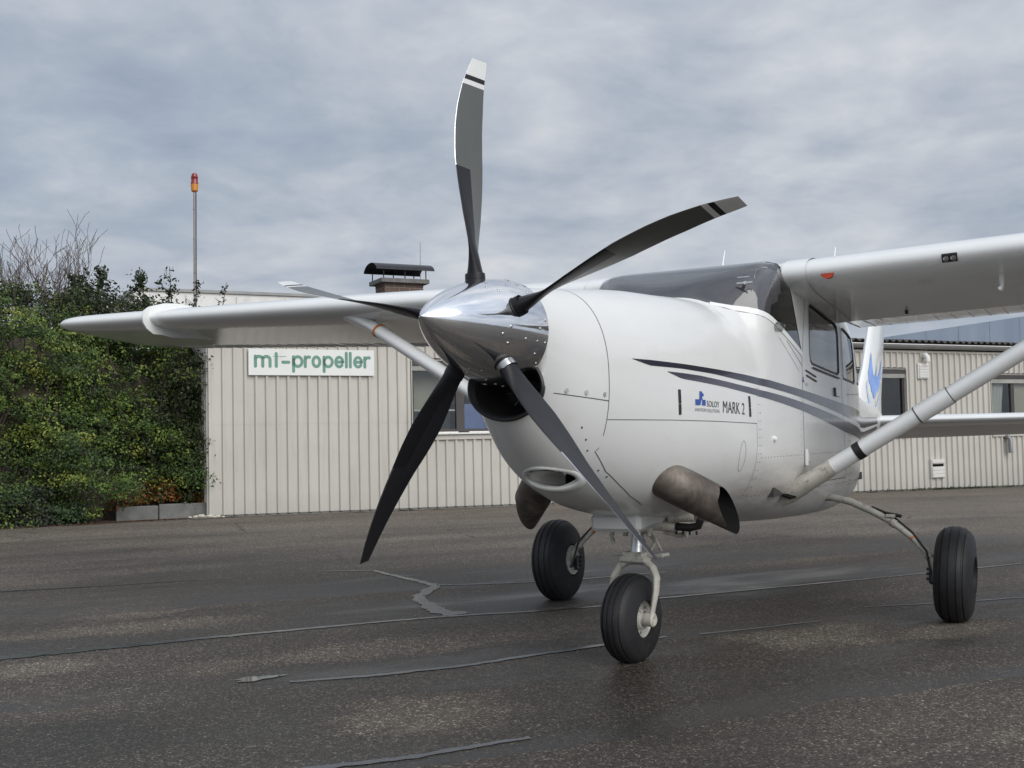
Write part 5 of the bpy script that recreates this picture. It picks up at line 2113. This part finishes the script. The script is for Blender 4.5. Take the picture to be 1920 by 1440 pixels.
SW = .0245                   # half stroke (m)
LET = [('m', .705, .228), ('t', 1.031, 0), ('-', 1.135, .095), ('p', 1.305, .138), ('r', 1.494, .066), ('o', 1.619, .111), ('p', 1.80, .136), ('e', 1.99, .120), ('l', 2.17, 0), ('l', 2.236, 0), ('e', 2.305, .120), ('r', 2.48, .074)]
for c_, t0_, wd_ in LET:
    sts, lw = letter(c_, 0)
    g = G()
    for pl in sts:
        k_ = wd_ / lw if lw else 1.0
        P = [(t0_ + q[0] * k_, 2.305 + q[1] * .155) for q in pl]
    # outline ribbon with round caps
        vs, fs = [], []
        closed = math.dist(P[0], P[-1]) < 1e-4
        m = len(P)
        for i, (t, z) in enumerate(P):
            if closed:
                a, b = P[(i - 1) % (m - 1)], P[(i + 1) % (m - 1)]
            else:
                a, b = P[max(0, i - 1)], P[min(m - 1, i + 1)]
            dx, dz = b[0] - a[0], b[1] - a[1]
            l_ = math.hypot(dx, dz) or 1
            nx_, nz_ = -dz / l_, dx / l_
            vs += [WPT(t + nx_ * SW, z + nz_ * SW, .0685), WPT(t - nx_ * SW, z - nz_ * SW, .0685)]
        fs = [(2 * i, 2 * i + 1, 2 * i + 3, 2 * i + 2) for i in range(m - 1)]
        g.add(vs, fs)
        if not closed:
            for (t, z) in (P[0], P[-1]):
                cv = [WPT(t + SW * math.cos(k * math.pi / 8), z + SW * math.sin(k * math.pi / 8), .0688 + .0002) for k in range(16)]
                g.add(cv, [tuple(range(16))])
    o = g.build('letter', M['sign_green'], sign, False, recalc=False)
    b = bmesh.new()
    b.from_mesh(o.data)
    for f in b.faces:
        if f.normal.dot(WN) < 0:
            f.normal_flip()
    b.to_mesh(o.data)
    b.free()
G().box(WPT(1.085, 2.305 + .155 * 1.0, .0685), (.215, .002, .007), WM).build('letter', M['sign_green'], sign, False)

# warning beacon on its pole
bx = WPT(.09, 0, -1.5)
beac = empty('beacon_mast', (bx.x, bx.y, 2.9))
tag(beac, 'thin steel mast with red and orange warning beacon rising above the workshop roof', 'beacon')
G().tube([(0, 0, 0), (.012, 0, 2.42)], .021, 12).build('mast', M['galv'], beac)
G().tube([(.030, -.01, .3), (.040, -.008, 2.40)], .006, 6).build('cable', M['seal'], beac)
for z in (.55, 1.05, 1.6, 2.1):
    G().tube([(.008, 0, z), (.010, 0, z + .03)], .026, 10).build('cable_clip', M['galv'], beac)
G().lathe([(2.40, .03), (2.42, .055), (2.50, .060), (2.53, .060), (2.535, .056)], (.012, 0, 0), (0, 0, 1), 24).build('lamp_base', M['lamp_orange'], beac)
G().lathe([(2.53, .050), (2.535, .062), (2.56, .062), (2.57, .056), (2.63, .056), (2.64, .060), (2.655, .060), (2.66, .052), (2.70, .046), (2.72, .025), (2.725, 0)], (.012, 0, 0), (0, 0, 1), 24).build('lamp_dome', M['lamp_red'], beac)

# far buildings
hall = empty('white_hall', (0, 0, 0))
tag(hall, 'pale flat-roofed hall whose top edge shows behind the left wing and hedge', 'building')
G().box(WPT(5.3, 2.3, -14.0), (10.0, 8.0, 4.95), WM).build('hall_wall', M['white_panel'], hall, False)
G().box(WPT(5.3, 4.80, -14.0), (10.1, 8.1, .07), WM).build('roof_trim', M['gutter'], hall, False)
for k in range(1, 8):
    G().box(WPT(.3 + k * 1.2, 2.6, -9.985), (.012, .012, 4.2), WM).build('panel_joint', M['clad'], hall, False)

shed = empty('blue_shed', (0, 0, 0))
tag(shed, 'big blue-grey sheet-metal shed gable rising behind the right end of the workshop', 'building')
GT0, GT1, GTR = 30.0, 90.0, 60.0


def gable_z(t):
    return 5.851 + (t - 38.96) * (7.219 - 5.851) / (49.265 - 38.959)


t = GT0
while t < GTR:
    t2 = t + 2.36
    mesh_obj('wall_sheet', [WPT(t + .01, -1, -25), WPT(t2 - .012, -1, -25), WPT(t2 - .012, gable_z(t2), -25), WPT(t + .01, gable_z(t), -25)], [(0, 1, 2, 3)], M['blue_shed'], shed, False)
    t = t2
mesh_obj('wall_backing', [WPT(GT0, -1, -25.03), WPT(GTR + 2, -1, -25.03), WPT(GTR + 2, gable_z(GTR + 2), -25.03), WPT(GT0, gable_z(GT0), -25.03)], [(0, 1, 2, 3)], M['gutter'], shed, False)
za, zb = gable_z(GT0), gable_z(GTR + 2)
vs = [WPT(GT0 + .2, za - .75, -25.1), WPT(GTR + 2, zb - .75, -25.1), WPT(GTR + 2, zb - .75, -33), WPT(GT0 + .2, za - .75, -33)]
vs += [v + Vector((0, 0, .10)) for v in vs]
mesh_obj('shed_roof', vs, [(0, 1, 2, 3), (4, 7, 6, 5), (0, 4, 5, 1), (1, 5, 6, 2), (2, 6, 7, 3), (3, 7, 4, 0)], M['blue_shed'], shed, False)

# ================================================================== PLANTING
def leaves_mesh(name, centres, size, m, parent=None, normals=None, jit=.9, aspect=.55, tone=None):
    """centres: (n,3); every leaf is a folded four-sided blade of two triangles"""
    n = len(centres)
    ax = rng.normal(size=(n, 3))
    if normals is not None:
        ax = normals + ax * jit
    ax /= np.linalg.norm(ax, axis=1)[:, None] + 1e-9
    t = rng.normal(size=(n, 3))
    t -= ax * np.sum(t * ax, axis=1)[:, None]
    t /= np.linalg.norm(t, axis=1)[:, None] + 1e-9
    b = np.cross(ax, t)
    s = size * rng.uniform(.6, 1.3, size=(n, 1))
    v = np.empty((n, 4, 3))
    v[:, 0] = centres - t * s
    v[:, 1] = centres + b * s * aspect + ax * s * .18
    v[:, 2] = centres + t * s
    v[:, 3] = centres - b * s * aspect + ax * s * .18
    me = bpy.data.meshes.new(name)
    idx = np.arange(n * 4).reshape(n, 4)
    tri = np.concatenate([idx[:, [0, 1, 2]], idx[:, [0, 2, 3]]], axis=1).reshape(-1, 3)
    me.vertices.add(n * 4)
    me.vertices.foreach_set('co', v.reshape(-1))
    me.loops.add(len(tri) * 3)
    me.loops.foreach_set('vertex_index', tri.reshape(-1).astype(np.int32))
    me.polygons.add(len(tri))
    me.polygons.foreach_set('loop_start', np.arange(0, len(tri) * 3, 3, dtype=np.int32))
    me.polygons.foreach_set('loop_total', np.full(len(tri), 3, dtype=np.int32))
    me.materials.append(m)
    me.update()
    if tone is not None:
        at_ = me.attributes.new('tone', 'FLOAT', 'POINT')
        at_.data.foreach_set('value', np.repeat(tone, 4).astype(np.float32))
    me.validate()
    o = bpy.data.objects.new(name, me)
    return link(o, parent)


# hedge footprint: front foot line, from far left to the workshop corner
FOOT = [(-12.0, 13.2), (-9.2, 14.7), (-7.3, 15.75), (-6.6, 16.1), (-6.05, 16.62), (-5.75, 16.86), (-5.3, 17.05), (-4.82, 17.32)]
BACKDIR = Vector((-.35, .94, 0))


def foot(u):
    L_ = [0]
    for a, b in zip(FOOT[:-1], FOOT[1:]):
        L_.append(L_[-1] + math.dist(a, b))
    s = u * L_[-1]
    return Vector((float(np.interp(s, L_, [p[0] for p in FOOT])), float(np.interp(s, L_, [p[1] for p in FOOT])), 0))


def hedge_top(u):
    # height along the hedge, sinking towards the corner
    return float(np.interp(u, [0, .35, .58, .70, .82, .92, 1.0], [3.6, 3.55, 3.40, 3.15, 2.95, 2.85, 2.5]))


def lump(p, s):
    return math.sin(p.x * s + 1.3) * math.sin(p.y * s * 1.2 + p.z * s * .8) + .5 * math.sin(p.x * 2.3 * s + p.z * 2.1 * s)


hedge = empty('hedge', (-7.0, 16.3, 0))
tag(hedge, 'tall dense mixed green hedge at the left, under the wing tip and beside the workshop', 'hedge')
ho = Vector((-7.0, 16.3, 0))
pts_, nrm_ = [], []
clumps = []
tones_ = []
for i in range(1450):
    u = rng.uniform(.10, 1.0) ** .8
    h = rng.uniform(0, 1) ** .8
    top = hedge_top(u)
    z = .05 + h * top
    depth = .05 + .45 * h + 1.1 * max(0, h - .72) ** 1.2 + .40 * lump(foot(u) + Vector((0, 0, z)), 2.1) + rng.normal() * .13
    p = foot(u) + BACKDIR * depth + Vector((0, 0, z))
    if u > .82 and z < .40:
        continue
    clumps.append((p, h, u))
for p, h, u in clumps:
    n = int(rng.integers(60, 115))
    r = rng.uniform(.10, .30)
    d = rng.normal(size=(n, 3))
    d /= np.linalg.norm(d, axis=1)[:, None]
    rad = r * rng.uniform(.25, 1, size=(n, 1)) ** .6
    q = np.array(p - ho) + d * rad * np.array([1.15, .9, .62])
    nd = d * .6 + np.array([.15, -.75, .55])
    pts_.append(q)
    nrm_.append(nd)
    k_ = rng.uniform()
    tn = rng.uniform(.20, .34) if k_ < .40 else (rng.uniform(.38, .60) if k_ < .68 else (rng.uniform(.66, .92) if k_ < .90 else (rng.uniform(.02, .16) if k_ < .98 else .99)))
    tones_.append(np.full(n, tn) + rng.normal(size=n) * .03)
leaves_mesh('foliage', np.concatenate(pts_), .0225, M['leaf'], hedge, np.concatenate(nrm_), .8, tone=np.clip(np.concatenate(tones_), 0, 1))['kind'] = 'stuff'
# loose sprays of longer shoots poking out
g = G()
pts_, nrm_ = [], []
for i in range(470):
    u = rng.uniform(.15, .98)
    h = rng.uniform(.35, 1.0) if i < 320 else rng.uniform(.93, 1.05)
    z = h * hedge_top(u)
    depth = .05 + .4 * h + 1.0 * max(0, h - .75)
    p = foot(u) + BACKDIR * depth + Vector((0, 0, z)) - ho
    d = Vector((rng.normal() * .6, -.6 + rng.normal() * .3, .5 + rng.normal() * .5)).normalized()
    if i >= 320:
        d = Vector((rng.normal() * .35, rng.normal() * .25, 1.0)).normalized()
    L_ = rng.uniform(.18, .42) * (1.0 if i < 320 else 1.25)
    g.tube([p, p + d * L_ * .5, p + d * L_ + Vector((0, 0, -.03))], [.005, .004, .002], 4, False)
    k = 16
    tt = rng.uniform(.1, 1, size=(k, 1))
    pts_.append(np.array(p) + np.array(d) * L_ * tt + rng.normal(size=(k, 3)) * .022)
    nrm_.append(np.tile(np.array(d), (k, 1)) + np.array([0, -.3, .5]))
tw = g.build('shoots', M['twig'], hedge, False)
tw['kind'] = 'stuff'
leaves_mesh('shoot_leaves', np.concatenate(pts_), .024, M['leaf'], hedge, np.concatenate(nrm_), .7, tone=np.repeat(rng.uniform(.35, .95, size=len(pts_)), 16))['kind'] = 'stuff'
# woody interior: branches and a ragged dark mass so that gaps read as depth
g = G()
for i in range(420):
    u = rng.uniform(.10, 1.0)
    z0 = rng.uniform(0, .75) * hedge_top(u)
    p = foot(u) + BACKDIR * rng.uniform(.25, .8) + Vector((0, 0, z0)) - ho
    d = Vector((rng.normal() * .5, rng.normal() * .35 - .15, 1)).normalized()
    L_ = rng.uniform(.3, .8)
    g.tube([p, p + d * L_ * .5 + Vector((rng.normal() * .05, rng.normal() * .05, 0)), p + d * L_], [.012, .008, .003], 4, False)
o = g.build('branches', M['twig'], hedge, False)
o['kind'] = 'stuff'
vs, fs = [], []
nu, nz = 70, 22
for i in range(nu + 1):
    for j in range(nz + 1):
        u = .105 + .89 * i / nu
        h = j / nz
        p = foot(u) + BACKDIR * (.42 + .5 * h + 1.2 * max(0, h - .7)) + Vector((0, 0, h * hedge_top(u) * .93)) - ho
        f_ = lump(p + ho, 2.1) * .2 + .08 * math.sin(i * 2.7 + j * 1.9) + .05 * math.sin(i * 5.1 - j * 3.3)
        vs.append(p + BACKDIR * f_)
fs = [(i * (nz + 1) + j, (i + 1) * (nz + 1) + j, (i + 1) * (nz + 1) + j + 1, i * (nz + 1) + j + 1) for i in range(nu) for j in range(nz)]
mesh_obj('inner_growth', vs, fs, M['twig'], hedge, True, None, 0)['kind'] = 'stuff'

# low evergreen ground cover spilling over the kerb at the hedge foot
gc_ = []
gn = []
for i in range(420):
    u = rng.uniform(.10, .80)
    f_ = foot(u) - BACKDIR * rng.uniform(-.25, .16) + Vector((0, 0, rng.uniform(.02, .55) * (1.0 if u < .72 else .5)))
    n = int(rng.integers(30, 50))
    d = rng.normal(size=(n, 3))
    d /= np.linalg.norm(d, axis=1)[:, None]
    gc_.append(np.array(f_) + d * rng.uniform(.05, .19, size=(n, 1)) * np.array([1.3, 1, .5]))
    gn.append(d * .6 + np.array([0, -.6, .7]))
gcv = np.concatenate(gc_)
gcv[:, 2] = np.maximum(gcv[:, 2], .012)
tag(leaves_mesh('ground_cover', gcv, .024, M['leaf_low'], None, np.concatenate(gn), .8), kind='stuff')


def shrub_shoot(name, base, top, label, leaves, m, spread, cat='shrub', group=None, side_twigs=7, lsize=.034):
    b = Vector(base)
    tp = Vector(top)
    o = empty(name, base)
    tag(o, label, cat, group)
    g = G()
    d = tp - b
    mid_ = b + d * .5 + Vector((rng.normal() * .06, rng.normal() * .06, 0))
    main = [Vector((0, 0, 0)), mid_ - b, d]
    g.tube(main, [.022, .014, .004], 6)
    cs, ns = [], []
    for k in range(side_twigs):
        t = rng.uniform(.25, .95)
        p = d * t
        dr = Vector((rng.normal(), rng.normal() * .6, .9 + rng.uniform(0, .8))).normalized()
        L_ = rng.uniform(.25, .7) * spread * (1.25 - t)
        g.tube([p, p + dr * L_ * .55 + Vector((0, 0, -.01)), p + dr * L_], [.008, .005, .002], 5)
        k2 = int(leaves / (side_twigs * 1.6))
        tt = rng.uniform(.05, 1, size=(k2, 1))
        cs.append(np.array(p) + np.array(dr) * L_ * tt + rng.normal(size=(k2, 3)) * .030)
        ns.append(np.tile(np.array(dr), (k2, 1)))
    k3 = int(leaves * .5)
    tt = rng.uniform(.05, .98, size=(k3, 1)) ** 1.2
    cs.append(np.array(d) * tt + rng.normal(size=(k3, 3)) * (spread * .27 * (1.15 - tt)))
    ns.append(rng.normal(size=(k3, 3)))
    g.build('stem', M['twig'], o, False)
    leaves_mesh('foliage', np.concatenate(cs), lsize, m, o, np.concatenate(ns), .9)['kind'] = 'stuff'
    return o


def at_px(px_, py_, y):
    """helper used once to write the numbers below as points on the ground plan"""
    return None


for (bx_, by_, tx, tz, lv, sp, lab) in (
        (-6.66, 18.0, -6.62, 4.02, 950, 1.0, 'tallest dark green shrub shoot with a bare forked tip above the wing tip'),
        (-7.02, 18.0, -6.95, 3.90, 900, 1.1, 'green leafy shrub shoot directly beside the bare tree'),
        (-5.98, 18.0, -5.98, 3.98, 760, 1.0, 'dark purplish shrub shoot standing alone between the two greener shoots'),
        (-5.60, 18.0, -5.50, 4.00, 520, .85, 'slender leaning shrub shoot in front of the pale hall edge'),
        (-5.14, 18.0, -5.06, 3.78, 110, .60, 'short thin sprig right of the leaning shoot, above the stall fence'),
        (-4.95, 18.0, -4.58, 3.72, 60, .50, 'sparse slanting twig nearest the beacon mast, above the stall fence')):
    shrub_shoot('shrub', (bx_, by_, 2.3), (tx, by_, tz), lab, lv, M['leaf_dark'], sp, side_twigs=15)
# foliage that bridges hedge and shoots
cs = []
for i in range(330):
    x = rng.uniform(-8.6, -5.2)
    zt = float(np.interp(x, [-8.6, -7.2, -6.2, -5.2], [3.75, 3.55, 3.45, 3.20]))
    p = np.array([x, 17.7 + rng.normal() * .25, zt - abs(rng.normal()) * .30])
    n = 34
    d = rng.normal(size=(n, 3))
    d /= np.linalg.norm(d, axis=1)[:, None]
    cs.append(p + d * rng.uniform(.03, .20, size=(n, 1)))
leaves_mesh('back_foliage', np.concatenate(cs) - np.array(ho), .030, M['leaf_dark'], hedge)['kind'] = 'stuff'

# bush of twigs growing against the workshop corner
cl = empty('corner_bush', (-4.75, 17.45, 0))
tag(cl, 'dark twiggy bush reaching round the left corner of the workshop wall', 'bush')
g = G()
cs, ns = [], []
for i in range(230):
    z0 = rng.uniform(.2, 2.35)
    p = Vector((rng.uniform(-.75, -.02), rng.uniform(-.15, .4), z0))
    d = Vector((rng.uniform(-.1, .55), rng.uniform(-.9, -.1), rng.uniform(.0, 1.0))).normalized()
    L_ = rng.uniform(.25, .62)
    e = p + d * L_
    if e.x > .10 and rng.uniform() < .75:
        e.x = .08
    g.tube([p, (p + e) / 2 + Vector((0, 0, .03)), e], [.007, .005, .002], 4, False)
    k = int(rng.integers(14, 36))
    tt = rng.uniform(.2, 1, size=(k, 1))
    cs.append(np.array(p) + (np.array(e) - np.array(p)) * tt + rng.normal(size=(k, 3)) * .045)
    ns.append(rng.normal(size=(k, 3)) + np.array([0, -.5, .3]))
for (x0, z0, x1, z1, k) in ((-.15, 2.40, .12, 2.46, 60), (-.2, 2.2, .14, 2.25, 70), (-.2, 2.05, .12, 2.02, 60), (-.1, 1.15, .17, 1.20, 22), (-.1, 1.0, .14, .98, 24), (-.1, .85, .05, .80, 18), (.0, 1.5, .03, 1.30, 14)):
    p, e = Vector((x0, -.45, z0)), Vector((x1, -.52, z1))
    g.tube([p, e], [.005, .002], 4, False)
    tt = rng.uniform(.1, 1, size=(k, 1))
    cs.append(np.array(p) + (np.array(e) - np.array(p)) * tt + rng.normal(size=(k, 3)) * .045)
    ns.append(rng.normal(size=(k, 3)))
g.build('stems', M['twig'], cl, False)['kind'] = 'stuff'
leaves_mesh('foliage', np.concatenate(cs), .028, M['leaf_dark'], cl, np.concatenate(ns), .8)['kind'] = 'stuff'


def small_shrub(base, size, n, m, label, lsize=.026):
    o = empty('small_shrub', base)
    tag(o, label, 'shrub')
    g = G()
    for i in range(16):
        a = rng.uniform(0, 6.28)
        e = Vector((math.cos(a) * size[0] * .8, math.sin(a) * size[1] * .8, size[2] * rng.uniform(.6, 1)))
        g.tube([(0, 0, 0), e * .5 + Vector((0, 0, .03)), e], [.007, .005, .002], 4, False)
    g.build('stems', M['twig'], o, False)['kind'] = 'stuff'
    d = rng.normal(size=(n, 3))
    d /= np.linalg.norm(d, axis=1)[:, None]
    q = d * np.array(size) * rng.uniform(.35, 1, size=(n, 1)) ** .5
    q[:, 2] = np.abs(q[:, 2]) + .03
    leaves_mesh('foliage', q, lsize, m, o, d, .8)['kind'] = 'stuff'


small_shrub((-5.42, 17.18, .22), (.36, .22, .42), 900, M['leaf_orange'], 'rounded shrub with orange and red autumn leaves above the concrete kerb wall')
small_shrub((-5.02, 17.50, .24), (.15, .12, .52), 420, M['leaf_red'], 'narrow deep red shrub in the corner between hedge and workshop', .024)
small_shrub((-4.84, 17.36, .20), (.17, .10, .16), 260, M['leaf_orange'], 'small orange tuft at the right end of the concrete kerb wall', .022)
small_shrub((-5.95, 16.84, .12), (.22, .16, .34), 420, M['leaf_orange'], 'green and orange shrub at the left end of the concrete kerb wall', .024)
small_shrub((-5.70, 17.0, .20), (.20, .12, .15), 240, M['leaf_orange'], 'flat red-orange tuft overhanging the middle of the concrete kerb wall', .022)

# bare tree behind the hedge
tree = empty('bare_tree', (-8.15, 19.6, 0))
tag(tree, 'leafless tree with fine upswept branches behind the hedge at far left', 'tree')
G().tube([(0, 0, 0), (.03, 0, 1.3), (.05, 0, 2.75)], [.11, .09, .07], 10).build('trunk', M['bark'], tree)
g = G()


def grow(p, d, L_, r, lev):
    n = 4
    pts = [p]
    dd = d.copy()
    for i in range(n):
        dd = (dd + Vector((rng.normal() * .20, rng.normal() * .20, .07))).normalized()
        pts.append(pts[-1] + dd * L_ / n)
    g.tube(pts, [max(.0038, r * (1 - .55 * i / n)) for i in range(n + 1)], 5 if lev < 2 else 4, False)
    if lev >= 4:
        return
    k = (5, 5, 4, 3)[lev]
    for i in range(k):
        j = int(rng.integers(1, n + 1)) if i < k - 1 else n
        ax = Vector((rng.normal(), rng.normal(), rng.normal() * .5)).normalized()
        nd = (dd + ax * rng.uniform(.35, .75)).normalized()
        nd = (nd + Vector((0, 0, .28))).normalized()
        grow(pts[j], nd, L_ * rng.uniform(.55, .8), r * (1 - .55 * j / n) * .62, lev + 1)


for a in range(10):
    an = a * .66 + .2
    d = Vector((math.cos(an) * .75, math.sin(an) * .6, .85)).normalized()
    grow(Vector((.05, 0, 2.45 + .05 * a)), d, rng.uniform(.80, 1.08), .042, 1)
g.build('branches', M['bark'], tree, False)

# low concrete kerb wall of two lengths
wallk = empty('kerb_wall', (-5.3, 17.0, 0))
tag(wallk, 'low weathered grey concrete wall at the hedge foot beside the workshop corner', 'wall')
K0, K1 = Vector((-5.93, 16.72, 0)), Vector((-4.69, 17.16, 0))
kd = (K1 - K0).normalized()
kn = Vector((-kd.y, kd.x, 0))
km = Matrix((kd, kn, Vector((0, 0, 1)))).transposed()
for a, b, h in ((.0, .60, .205), (.612, 1.315, .222)):
    c = K0 + kd * ((a + b) / 2) + kn * .07 + Vector((0, 0, h / 2 - .01)) - Vector((-5.3, 17.0, 0))
    G().box(c, (b - a, .14, h + .02), km, 0, .012).build('concrete_block', M['concrete'], wallk, False)
# pebbles by the corner
for i, (x, y, s) in enumerate(((-4.82, 17.0, .040), (-4.74, 17.02, .055), (-4.66, 17.0, .035), (-4.60, 16.99, .050), (-4.54, 17.0, .030), (-4.90, 16.97, .030), (-4.50, 17.03, .036), (-4.42, 17.05, .024))):
    b = bmesh.new()
    bmesh.ops.create_icosphere(b, subdivisions=2, radius=s)
    for v in b.verts:
        v.co = Vector((v.co.x * 1.3, v.co.y, v.co.z * .6)) * (1 + .12 * math.sin(v.co.x * 90 + i) * math.cos(v.co.y * 80 + i * 2))
    o = bm_obj('pebble', b, M['stone'])
    o.location = (x, y, s * .5)
    o.rotation_euler = (0, 0, i * 1.1)
    tag(o, ('pale pebble fourth from the left in the row at the workshop corner', 'largest pale pebble in the row at the workshop corner', 'small pale pebble just right of the largest one at the workshop corner', 'second largest pale pebble in front of the cladding corner', 'pale pebble fourth from the right in front of the cladding', 'leftmost little pale pebble below the concrete kerb wall', 'pale pebble second from the right in front of the cladding', 'tiny pale pebble furthest right in front of the cladding')[i], 'stone', 'pale pebbles at the workshop corner')
# leaf litter along the hedge foot, weeds along the wall base
n = 1500
u = rng.uniform(.40, .97, n)
lc = np.array([np.array(foot(a) - BACKDIR * (abs(rng.normal()) * .10 + (.10 if a < .75 else .26))) for a in u])
lc[:, 2] = .010
tag(leaves_mesh('leaf_litter', lc, .019, M['litter'], None, np.tile([0, 0, 1.0], (n, 1)), .25), kind='stuff')
n = 1400
tt = np.concatenate([rng.uniform(12.6, 24, n // 2), rng.normal(15.9, .8, n // 2)])
lc = np.array([np.array(WPT(a, -.0117 * a + abs(rng.normal()) * .022, .05 + abs(rng.normal()) * .05)) for a in tt])
tag(leaves_mesh('wall_weeds', lc, .020, M['leaf_low'], None, np.tile([0, 0, .6], (n, 1)), 1.0), kind='stuff')
